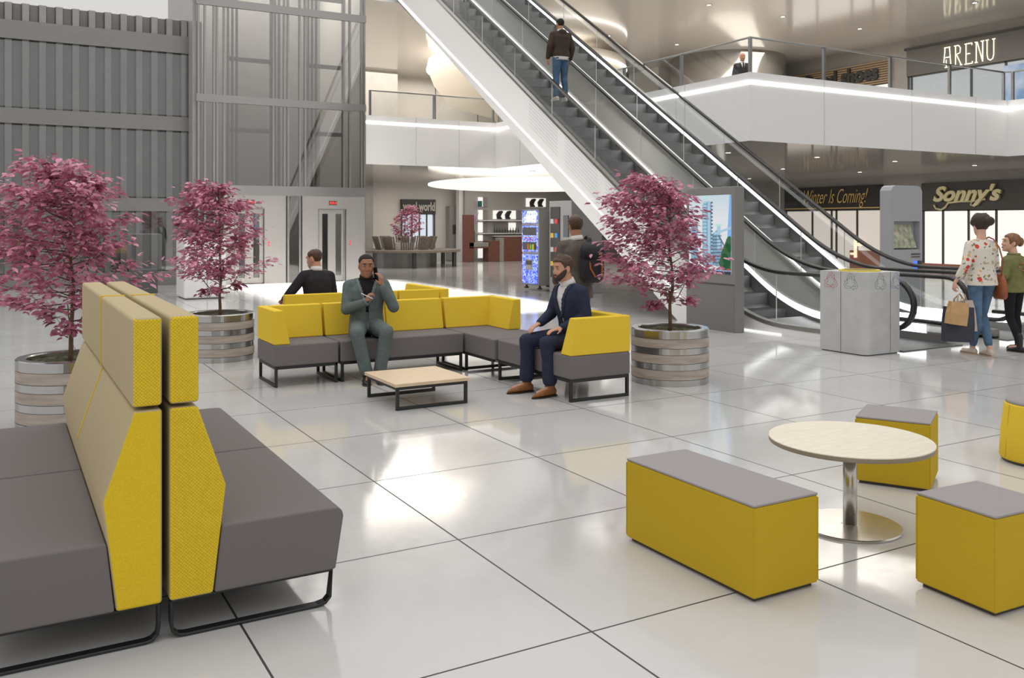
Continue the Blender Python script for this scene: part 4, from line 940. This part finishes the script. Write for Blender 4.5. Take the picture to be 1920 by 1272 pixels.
        p=wr+d*.028*k+sd*.030*k; q=p+(d*.62+sd*.60+n*.35).normalized()*.042*k; mb.cone(p,.014*k,q,.011*k,8); r_=q+(d*.80+sd*.15+n*.45).normalized()*.034*k; mb.cone(q,.011*k,r_,.0085*k,8)
    def trousers(s,mt,lo=.96,off=.014,wide=.014,name='trousers',vox=.010):
        mb=MB(); s.torso(mb,off-.010,-.12,.3); s.legs(mb,off,lo,wide); 
        for d in 'RL': mb.ell(s.J['pelvis']+(s.J['hip'+d]-s.J['pelvis'])*.9,(.095*s.bw,.11*s.bw,.10*s.bw))
        return bake(mb.build(name,mt,s.t),vox,4)
    def top(s,mt,name='jacket',off=.018,t0=-.30,upto=.97,vee=0,vw=.07,flare=.03,vox=.010,collar=True,lapel=None,open_front=False):
        mb=MB(); s.torso(mb,off,t0,.98,flare=flare); s.arms(mb,off,upto)
        o=bake(mb.build(name,mt,s.t),vox,4); nk=s.J['neck']
        bm=bmesh.new(); bm.from_mesh(o.data); kill=[]; lap=[]
        for fc in bm.faces:
            c=fc.calc_center_median()-nk; h=-c.dot(s.up); x=c.dot(s.lat); y=c.dot(s.fw)
            if vee and y>.0:
                if h<vee and abs(x)<vw*(1-max(h,0)/vee)+.004: kill.append(fc)
                elif h<vee+.01 and h>.0 and abs(x)<vw*(1-max(h,0)/vee)+.004+.034*min(1,(vee+.02-h)/.06) and y>.02: lap.append(fc)
            if open_front and y>0 and h>=vee and abs(x)<.012+.10*max(0,(h-vee-.12)): kill.append(fc)
        if lapel and lap:
            vs=[];fs=[];mp={}
            for fc in lap:
                q=[]
                for v_ in fc.verts:
                    if v_.index not in mp: mp[v_.index]=len(vs); vs.append(v_.co+v_.normal*.007)
                    q.append(mp[v_.index])
                fs.append(tuple(q))
            l=MB().add(vs,fs).build('lapel',lapel,s.t,smooth=True); sm=l.modifiers.new('s','SOLIDIFY'); sm.thickness=.006
        bmesh.ops.delete(bm,geom=kill,context='FACES'); bm.to_mesh(o.data); bm.free()
        so=o.modifiers.new('s','SOLIDIFY'); so.thickness=.004; so.offset=-1
        return o
    def shirt(s,mt,off=.006,col=True,name='shirt'):
        mb=MB(); s.torso(mb,off,.3,.99); 
        X=s.lat; o=bake(mb.build(name,mt,s.t),.010,3)
        nk=s.J['neck']; nr=.066 if s.g=='m' else .058
        if col:
            c0=nk+s.up*.0; d=(s.J['head']-s.hfr[1]*.02-s.hfr[2]*.05-nk).normalized()
            MB().tube([c0-d*.015,c0+d*.012,c0+d*.042],[nr+.013,nr+.008,nr+.004],24).build('collar',mt,s.t,smooth=True)
        return o
    def cuffs(s,mt):
        for d in 'RL':
            el,wr=s.J['el'+d],s.J['wr'+d]; q=(wr-el).normalized(); MB().tube([wr-q*.03,wr+q*.006],[.034,.033],16).build('cuff',mt,s.t,smooth=True)
    def shoes(s,mt,sole,kind='shoe',shaft=0.,pointy=.8):
        for d in 'RL':
            a=s.J['an'+d]; toe=s.J['toe'+d]; fwd=V((toe.x-a.x,toe.y-a.y,0)).normalized(); pit=s.J.get('pit'+d,0.)
            F_=fwd*math.cos(pit)+V((0,0,-math.sin(pit))); U_=fwd*math.sin(pit)+V((0,0,math.cos(pit))); S_=F_.cross(U_)
            k=s.J.get('hs',1.)*(.9 if s.g=='f' else 1); b0=a-U_*(a.z if pit==0 else .085)-F_*.06
            if pit==0: b0.z=0
            secs=[(-.005,.022,.030,.058),(.03,.036,.040,.088),(.08,.038,.040,.085),(.13,.040,.032,.064),(.19,.046,.026,.048),(.235,.038*pointy+.006,.018,.036),(.275,.012,.010,.024)]
            mb=MB(); L_=[]
            for (t,w_,h_,z_) in secs: L_.append((b0+F_*(t*k)+U_*(h_*k+.012),S_*(w_*k),U_*(h_*k)))
            mb.loft(L_,20,p=2.4)
            if shaft: mb.cone(a+V((0,0,-.02)),.046*k,a+V((0,0,shaft)),.044*k)
            else: mb.cone(a-U_*.03,.040*k,a-U_*.012,.038*k)
            o=bake(mb.build(kind,mt,s.t),.008,3)
            poly=[]
            for t,w_ in ((-.012,.022),(.03,.037),(.08,.036),(.13,.040),(.19,.047),(.24,.038*pointy+.008),(.28,.012)): poly.append((t*k,w_*k))
            P_=[b0+F_*t+S_*w_ for t,w_ in poly]+[b0+F_*t-S_*w_ for t,w_ in poly[::-1]]; n=len(P_)
            sm=MB().add(P_+[p+U_*.014 for p in P_],[(i,(i+1)%n,(i+1)%n+n,i+n) for i in range(n)]+[tuple(range(n)),tuple(range(n,2*n))]).build('sole',sole,o)
    def hair(s,mt,zf=.070,zs=.03,zb=-.075,th=.012,front=0.,seed=1,side=0.):
        def zmin(a):
            a=abs(a)
            if a<42: return zf-.008*math.cos(R(a*4))*0
            if a<66: return zf+(zs-zf)*(a-42)/24
            if a<78: return zs-.035*(1 if a<74 else .5)
            if a<104: return zs
            if a<125: return zs+(zb-zs)*(a-104)/21
            return zb
        o=headcap(s.J['head'],s.hfr,zmin,lambda a,z: th*(.55 if z<.0 else 1)+front*max(0,math.cos(R(a)))*max(0,(z-.04)/.08)+side*(abs(math.sin(R(a))))*max(0,z/.1),'hair',mt,s.t,seed=seed)
        X,Y,Z=s.hfr; Cc=s.J['head']; mb=MB()
        for q in (-1,1): mb.ell(Cc+X*q*.032+Y*.0985+Z*.033,(.020,.005,.0045),(X,Y,Z))
        mb.build('eyebrows',mt,s.t,smooth=True); return o
    def beard(s,mt,low=-.121,up=-.03,th=.010):
        def rngz(a):
            a=abs(a); top=-.072 if a<20 else (-.055+(.062)*(min(a,72)-20)/52); return (low if a<60 else low+(a-60)/40*.06, max(top,low+.02))
        headcap(s.J['head'],s.hfr,rngz,lambda a,z: th,'beard',mt,s.t,rng=(-96,96),seed=4,wob=.0025)
        X,Y,Z=s.hfr; Cc=s.J['head']
        MB().ell(Cc+Y*.1015-Z*.051,(.030,.006,.0055),(X,Y,Z)).build('moustache',mt,s.t,smooth=True)
mat('eye_white',(.42,.38,.34),.4); mat('iris',(.03,.018,.01),.2)
def skinm(n,c): return mat(n,c,.5,noise=.06,nscale=30,spec=.35)
skA=skinm('skin_brown',(.33,.155,.085)); skB=skinm('skin_fair',(.56,.30,.20)); skC=skinm('skin_tan',(.40,.20,.12)); skD=skinm('skin_light',(.68,.40,.29))
def cloth(n,c,ns=.12,bs=60): return mat(n,c,.85,noise=ns,nscale=18,bump=.35,bscale=bs,spec=.2)
gsuit=cloth('suit_grey_green',(.125,.152,.147)); navy=cloth('suit_navy',(.028,.034,.062)); dksuit=cloth('suit_dark',(.028,.026,.032)); tsuit=cloth('suit_taupe',(.135,.115,.098),.15,300)
hb=mat('hair_black',(.012,.009,.008),.85,noise=.4,nscale=60,bump=.8,bscale=90); hbr=mat('hair_brown',(.075,.036,.020),.55,noise=.4,nscale=60,bump=.8,bscale=90); hd=mat('hair_dark_brown',(.035,.018,.012),.55,noise=.4,nscale=60,bump=.8,bscale=90)
wsh=cloth('shirt_white',(.72,.70,.68),.03); bsh=cloth('shirt_black',(.018,.016,.02)); blackl=mat('leather_black',(.015,.013,.013),.4)

# 1 seated man on the phone
p=Person('man in grey-green suit sitting on the sofa, phone at ear and pen in hand',(3.41,9.13,0),R(163),dict(sit=1,pelvis=(0,-.02,.535),neck=(.0,-.03,1.035),head=(.005,.015,1.165),hyaw=R(4),hpitch=R(-2),
  shR=(.195,-.02,.975),elR=(.215,.06,.715),wrR=(.035,.27,.80),hdR=(-.45,.15,.88),hnR=(-.8,-.1,-.4),cuR=62,
  shL=(-.190,-.02,.985),elL=(-.275,.13,.735),wrL=(-.150,.17,.955),hdL=(.12,-.10,.98),hnL=(.72,-.5,-.05),cuL=28,
  hipR=(.085,.03,.52),hipL=(-.085,.03,.52),knR=(.125,.46,.50),knL=(-.175,.46,.515),anR=(.03,.47,.10),anL=(-.105,.44,.10),toeR=(.04,.66,.03),toeL=(-.115,.63,.03)),skA,build_=1.04)
p.body(); p.trousers(gsuit,.93); p.shirt(bsh); p.top(gsuit,vee=.27,vw=.085,lapel=cloth('suit_lapel',(.165,.195,.19)),t0=-.30,flare=.05,open_front=True); p.cuffs(bsh)
p.hair(hb,zf=.078,zs=.035,th=.008,seed=2); p.shoes(blackl,dark,'shoe',.05)
MB().ell(p.J['neck']+V((.0,.118,-.30)),(.008,.006,.008)).build('button',dark,p.t,smooth=True)
pt=p.t; MW=M.Translation(pt.location)@M.Rotation(R(163),4,'Z')
o=MB().box(-.036,.036,-.005,.005,-.072,.072).build('mobile_phone',mat('phone_black',(.01,.01,.012),.2),bevel=.004); o.matrix_world=MW@M.Translation((-.092,.075,1.085))@M.Rotation(R(-62),4,'Z')@M.Rotation(R(12),4,'Y'); tag(o,'black mobile phone held to the ear of the grey-green suited man','phone')
a_=MW@V((.075,.305,.90)); b_=MW@V((-.045,.36,.845)); o=MB().tube([a_,a_.lerp(b_,.9),b_],[.0045,.0045,.002],8).build('pen',wsh,smooth=True); tag(o,'slim white pen held in the right hand of the grey-green suited man','pen')

# 2 bearded man
p=Person('bearded man in navy suit and tan ankle boots sitting at the sofa end',(4.86,7.33,0),R(94),dict(sit=1,pelvis=(0,-.03,.535),neck=(.0,.07,1.045),head=(.0,.125,1.185),hyaw=R(2),hpitch=R(-4),
  shR=(.185,.04,.985),elR=(.225,.10,.735),wrR=(.135,.30,.66),hdR=(-.1,.93,-.33),hnR=(-.05,-.33,-.94),cuR=22,
  shL=(-.185,.04,.985),elL=(-.225,.02,.73),wrL=(-.145,.24,.635),hdL=(.22,.95,-.15),hnL=(.0,-.2,-.98),cuL=18,
  hipR=(.09,.02,.515),hipL=(-.09,.02,.515),knR=(.14,.46,.50),knL=(-.13,.42,.50),anR=(.16,.44,.12),anL=(-.14,.38,.12),toeR=(.17,.64,.03),toeL=(-.16,.58,.03)),skB)
p.body(); p.trousers(navy,.90,wide=.022); p.shirt(wsh); p.top(navy,vee=.30,vw=.075,lapel=cloth('navy_lapel',(.036,.043,.075)),t0=-.30,flare=.04,open_front=True); p.cuffs(wsh)
p.hair(hbr,zf=.070,zs=.02,th=.014,front=.022,seed=3); p.beard(hd)
tan=mat('suede_tan',(.27,.105,.03),.8,noise=.15,nscale=30); p.shoes(tan,mat('sole_dark',(.03,.02,.015),.6),'boot',.085,.55)
for d in 'RL':
    a=p.J['an'+d]; MB().tube([a+V((.048*math.cos(R(q)),.048*math.sin(R(q)),.01)) for q in range(0,361,20)],.005,6).build('boot_strap',tan,p.t)

# 3 man seen from behind on the rear sofa
p=Person('man in dark suit seen from behind, sitting on the rear yellow sofa',(3.50,11.14,0),R(3),dict(sit=1,pelvis=(0,-.03,.535),neck=(.0,.03,1.03),head=(-.01,.065,1.165),hyaw=R(38),hpitch=R(-8),
  shR=(.185,.02,.97),elR=(.225,.03,.70),wrR=(.17,.26,.62),hdR=(-.1,.93,-.33),hnR=(-.05,-.33,-.94),cuR=22,
  shL=(-.185,.0,.985),elL=(-.345,.00,.76),wrL=(-.36,.2,.66),hdL=(.1,.95,-.2),hnL=(.0,-.2,-.98),cuL=22,
  hipR=(.09,.02,.515),hipL=(-.09,.02,.515),knR=(.16,.46,.50),knL=(-.16,.46,.50),anR=(.14,.44,.10),anL=(-.14,.44,.10),toeR=(.14,.64,.03),toeL=(-.14,.64,.03)),skB)
p.body(.009); p.trousers(dksuit,.93); p.shirt(wsh); p.top(dksuit,vee=.28,vw=.07,t0=-.12); p.hair(hbr,zf=.075,zs=.03,th=.010,seed=5); p.shoes(blackl,dark)

# standing helper pose
def stand(**k):
    d=dict(pelvis=(0,0,.93),neck=(0,-.01,1.475),head=(0,.02,1.625),shR=(.19,-.01,1.415),shL=(-.19,-.01,1.415),elR=(.235,-.03,1.13),elL=(-.235,-.03,1.13),wrR=(.245,.05,.88),wrL=(-.245,.05,.88),
      hdR=(0,.1,-1),hdL=(0,.1,-1),hnR=(-1,.1,0),hnL=(1,.1,0),cuR=25,cuL=25,hipR=(.09,0,.90),hipL=(-.09,0,.90),knR=(.10,.03,.49),knL=(-.10,.03,.49),anR=(.11,-.02,.09),anL=(-.11,-.02,.09),toeR=(.13,.15,.025),toeL=(-.13,.15,.025))
    d.update(k); return d
# 4 man with backpack
p=Person('man in taupe suit standing with his back turned, backpack on one shoulder',(5.97,8.93,0),R(-16),stand(pelvis=(0,0,.90),neck=(.0,-.01,1.435),head=(-.01,.02,1.585),shR=(.19,-.01,1.375),shL=(-.19,-.01,1.375),elR=(.245,-.02,1.10),elL=(-.235,.0,1.10),wrR=(.22,.16,.90),wrL=(-.21,.18,.92),knR=(.10,.10,.50),anR=(.10,.05,.09),toeR=(.11,.22,.025),knL=(-.1,-.02,.48),anL=(-.10,-.16,.10),toeL=(-.11,.0,.025)),skC,build_=1.02)
p.body(.009); p.trousers(tsuit,.95,wide=.018); p.shirt(wsh); p.top(tsuit,vee=.28,vw=.07,t0=-.30,flare=.06); p.hair(hbr,zf=.072,zs=.02,th=.016,front=.01,seed=6); p.shoes(blackl,dark)
t=thing('backpack','black rolltop backpack with orange zips hanging on the taupe suited man','backpack',p.t.location,R(-16))
nylon=mat('nylon_black',(.016,.016,.018),.7,noise=.2,nscale=20)
mb=MB(); mb.loft([(V((.115,-.215+dy,z)),V((w_,.03,0)),V((0,h_,0))) for (z,w_,h_,dy) in ((.93,.10,.05,0),(.97,.14,.085,0),(1.05,.15,.10,-.01),(1.2,.145,.10,-.01),(1.33,.135,.085,0),(1.38,.12,.05,.01))],24,p=3.2); mb.build('bag_body',nylon,t,smooth=True)
MB().loft([(V((.12,-.235+dy,z)),V((w_,.03,0)),V((0,h_,0))) for (z,w_,h_,dy) in ((1.22,.15,.10,-.01),(1.33,.152,.095,0),(1.40,.12,.05,.02))],24,p=3.2).build('flap',nylon,t,smooth=True)
MB().tube([(.05,-.325,1.2),(.06,-.34,1.1),(.12,-.335,1.0)],.009,6).tube([(.19,-.315,1.28),(.2,-.34,1.12),(.2,-.325,1.0)],.008,6).build('orange_trim',mat('orange_trim',(.55,.13,.03),.6),t)
MB().sweep([(.12,-.15,1.36),(.13,-.10,1.44),(.13,-.02,1.475),(.13,.06,1.44),(.14,.125,1.35),(.17,.135,1.2),(.2,.05,1.08),(.2,-.1,1.0)],.045,.01,'x').build('shoulder_strap',nylon,t)

# 5 woman with shopping bags
p=Person('woman with dark bun, floral blouse and blue jeans carrying shopping bags',(10.42,6.72,0),R(-20),stand(pelvis=(0,0,.93),neck=(.0,.0,1.44),head=(.015,.03,1.59),hyaw=R(-14),shR=(.165,.0,1.375),shL=(-.165,.0,1.375),elR=(.20,.02,1.10),elL=(-.235,-.04,1.12),wrR=(.17,.20,1.02),wrL=(-.31,.06,.90),hdR=(-.1,1,.1),hnR=(-1,0,0),hdL=(-.12,.15,-1),hnL=(1,.0,-.1),cuL=60,
   knR=(.07,.08,.50),anR=(.075,-.05,.10),toeR=(.09,.13,.02),knL=(-.06,.0,.49),anL=(.0,.16,.09),toeL=(-.03,.35,.03),hipR=(.09,0,.90),hipL=(-.09,0,.90)),skD,'f')
jeans=mat('denim_blue',(.085,.155,.25),.85,noise=.35,nscale=9,bump=.3,bscale=300)
def floral():
    m=bpy.data.materials.new('floral_blouse'); m.use_nodes=True; N,L=nt(m); b=N['Principled BSDF']; b.inputs['Roughness'].default_value=.85; tc=N.new('ShaderNodeTexCoord')
    cur=None
    base=(.72,.66,.58,1)
    prev=None
    for sc_,thr,col in ((16,.16,(.16,.20,.13,1)),(11,.17,(.45,.40,.30,1)),(8,.15,(.60,.06,.04,1)),(13,.13,(.62,.34,.12,1))):
        n=N.new('ShaderNodeTexNoise'); n.inputs['Scale'].default_value=sc_*1.5; mp=N.new('ShaderNodeMapping'); mp.inputs['Location'].default_value=(sc_,sc_*2,0); L.new(tc.outputs['Object'],mp.inputs[0])
        v=N.new('ShaderNodeTexVoronoi'); v.inputs['Scale'].default_value=sc_; ad=N.new('ShaderNodeMix'); ad.data_type='RGBA'; ad.inputs[0].default_value=.06; L.new(mp.outputs[0],ad.inputs[6]); L.new(n.outputs['Color'],ad.inputs[7]); L.new(mp.outputs[0],n.inputs[0]); L.new(ad.outputs[2],v.inputs[0])
        lt=N.new('ShaderNodeMath'); lt.operation='LESS_THAN'; lt.inputs[1].default_value=thr*1.5; L.new(v.outputs['Distance'],lt.inputs[0])
        mx=N.new('ShaderNodeMix'); mx.data_type='RGBA'; L.new(lt.outputs[0],mx.inputs[0]); mx.inputs[7].default_value=col
        if prev: L.new(prev,mx.inputs[6])
        else: mx.inputs[6].default_value=base
        prev=mx.outputs[2]
    L.new(prev,b.inputs['Base Color']); return m
p.body(.009); p.trousers(jeans,.86,off=.006,wide=.006); p.top(floral(),'blouse',off=.020,t0=-.12,upto=.62,flare=.08); 
p.hair(hd,zf=.06,zs=-.01,zb=-.06,th=.030,seed=8,side=.012)
X,Y,Z=p.hfr; MB().ell(p.J['head']+X*.05-Y*.10+Z*.06,(.07,.055,.06),(X,Y,Z)).build('hair_bun',hd,p.t,smooth=True)
p.shoes(mat('sneaker_beige',(.62,.50,.42),.7),mat('sole_beige',(.55,.42,.32),.7),'shoe',0,1.)
WL=M.Translation(p.t.location)@M.Rotation(R(-20),4,'Z'); hnd=WL@V((-.325,.09,.80))
def sbag(label,c,rz,w_,d_,h_,mt,tilt=0.,hl=.12):
    t=thing('shopping_bag',label,'shopping bag',c,rz); t.rotation_euler=(0,tilt,rz)
    mb=MB(); P=[]
    for (z,k) in ((0,1.),(h_*.5,1.02),(h_,1.)):
        for (a,b) in ((-1,-1),(0,-1),(1,-1),(1,0),(1,1),(0,1),(-1,1),(-1,0)):
            inn=.6 if (b==0 and z==h_) else 1.
            P.append((a*w_/2*k*inn,b*d_/2*(.6 if z==h_ else 1.),z))
    fs=[tuple(range(8))[::-1]]
    for j in range(2):
        for i in range(8): fs.append((j*8+i,j*8+(i+1)%8,(j+1)*8+(i+1)%8,(j+1)*8+i))
    o=mb.add(P,fs).build('bag_body',mt,t); so=o.modifiers.new('s','SOLIDIFY'); so.thickness=.003
    for q in (-1,1): MB().tube([(-w_*.2,q*d_*.28,h_-.02),(-w_*.16,q*d_*.1,h_+hl*.6),(0,0,h_+hl),(w_*.16,q*d_*.1,h_+hl*.6),(w_*.2,q*d_*.28,h_-.02)],.004,6).build('handle',mt,t)
    return t
kraft=mat('kraft_paper',(.52,.32,.15),.75,noise=.08,nscale=12,bump=.3,bscale=30); navb=mat('paper_navy',(.035,.038,.055),.6); pinkb=mat('paper_pink',(.60,.49,.44),.65)
sbag('brown kraft paper shopping bag held foremost by the woman',(hnd.x-.19,hnd.y-.17,.41),R(-28),.21,.13,.27,kraft,R(8),.11)
sbag('dark navy paper shopping bag held by the woman below the brown one',(hnd.x-.05,hnd.y-.10,.19),R(-30),.34,.12,.42,navb,R(2),.16)
sbag('pale pink paper shopping bag held by the woman, behind the navy one',(hnd.x+.075,hnd.y-.12,.30),R(-30),.26,.07,.38,pinkb,R(-6),.12)
lea=mat('leather_brown',(.30,.09,.03),.45,noise=.15,nscale=15)
t=thing('shoulder_bag','brown leather shoulder bag hanging at the right hip of the woman','handbag',p.t.location,R(-20))
MB().loft([(V((.215,-.05,z)),V((.045*k_,0,0)),V((0,.11*k_,0))) for z,k_ in ((.70,.75),(.73,1.),(.82,1.05),(.93,.85),(1.0,.45))],20,p=2.8).build('bag_body',lea,t,smooth=True)
MB().tube([(.20,-.09,.98),(.175,-.16,1.15),(.12,-.16,1.33),(.09,-.10,1.43),(.085,-.02,1.455),(.09,.08,1.42),(.12,.145,1.3),(.18,.12,1.1),(.21,.02,.99)],.009,8).build('strap',lea,t,smooth=True)
# 6 girl
p=Person('girl in olive jacket and black leggings looking up at the woman',(11.22,6.80,0),R(-8),stand(hs=.93,pelvis=(0,0,.80),neck=(0,.0,1.235),head=(-.01,.03,1.37),hyaw=R(62),hpitch=R(8),shR=(.145,0,1.175),shL=(-.145,0,1.175),elR=(.19,-.03,.97),elL=(-.19,-.03,.96),wrR=(.17,.14,.86),wrL=(-.24,.12,.90),hdR=(0,1,0),hnR=(-1,0,0),hdL=(-.3,1,.1),hnL=(0,0,-1),
   hipR=(.075,0,.77),hipL=(-.075,0,.77),knR=(.09,.04,.43),knL=(-.07,.0,.42),anR=(.10,.02,.09),anL=(-.07,-.14,.11),toeR=(.11,.17,.025),toeL=(-.08,.03,.03)),skD,'f',.84)
olive=cloth('olive_cotton',(.19,.19,.075)); p.body(.008); p.trousers(bsh,.97,off=.006,wide=.004); p.top(olive,'jacket',off=.020,t0=-.12,upto=.93,flare=.08); p.hair(mat('hair_auburn',(.22,.10,.045),.5,noise=.35,nscale=60,bump=.8,bscale=90),zf=.068,zs=.0,zb=-.06,th=.012,seed=9)
X,Y,Z=p.hfr; MB().ell(p.J['head']-Y*.11+Z*.03,(.04,.04,.06),(X,Y,Z)).build('ponytail',MATS['hair_auburn'],p.t,smooth=True)
MB().tube([p.J['neck']+V((.068*math.cos(R(q)),.062*math.sin(R(q)),-.005)) for q in range(0,361,20)],.016,8).build('collar',olive,p.t,smooth=True)
mb=MB(); bk=p.J['neck']; 
for (x_,z_,w_,h_) in ((-.04,-.12,.08,.006),(-.06,-.17,.02,.02),(.03,-.19,.03,.02),(-.01,-.21,.05,.008),(.03,-.25,.02,.02)): mb.box(x_,x_+w_,-.128,-.112,bk.z+z_,bk.z+z_+h_)
mb.build('back_patches',mat('patch_pink',(.55,.18,.16),.6),p.t)
p.shoes(blackl,dark,'boot',.10)
# 7 man on the escalator
zst=round(zr(16.6+.2)-.95,3)
p=Person('man in brown hooded jacket and jeans riding up the near escalator',(10.56,16.42,zst),R(-4),stand(pelvis=(0,0,.95),neck=(0,.0,1.50),head=(.0,.03,1.655),shR=(.20,.0,1.435),shL=(-.20,.0,1.435),elR=(.275,-.02,1.16),elL=(-.275,-.02,1.16),wrR=(.265,.06,.92),wrL=(-.25,.12,.93)),skC,build_=1.12)
p.body(.010); p.trousers(mat('denim_mid',(.05,.105,.18),.85,noise=.3,nscale=12),.93,off=.008,wide=.008); p.shirt(wsh); 
hood=cloth('brown_hoodie',(.055,.038,.030)); p.top(hood,'jacket',off=.022,t0=-.0,upto=.95,flare=.0); 
mb=MB(); mb.torus=None
MB().ell(p.J['neck']+V((0,-.085,-.03)),(.105,.05,.07)).build('hood',hood,p.t,smooth=True)
MB().loft([(V((0,0,z)),V((.185,0,0)),V((0,.135,0))) for z in (.875,.96)],28,p=2.3).build('tshirt_hem',wsh,p.t,smooth=True)
p.hair(hb,zf=.075,zs=.03,th=.010,seed=11); p.shoes(mat('sneaker_cream',(.66,.58,.5),.7),wsh)
# 8 man on the upper walkway
p=Person('bald man in dark suit and tie behind the upper glass railing',(18.3,18.95,4.7),R(150),stand(),skA)
p.body(.011); p.trousers(dksuit); p.shirt(wsh); p.top(dksuit,vee=.28,vw=.06,t0=-.30); p.shoes(blackl,dark)
MB().prism([(-.02,1.46),(.02,1.46),(.03,1.22),(-.03,1.22)],'y',.125,.135).build('tie',blackl,p.t)
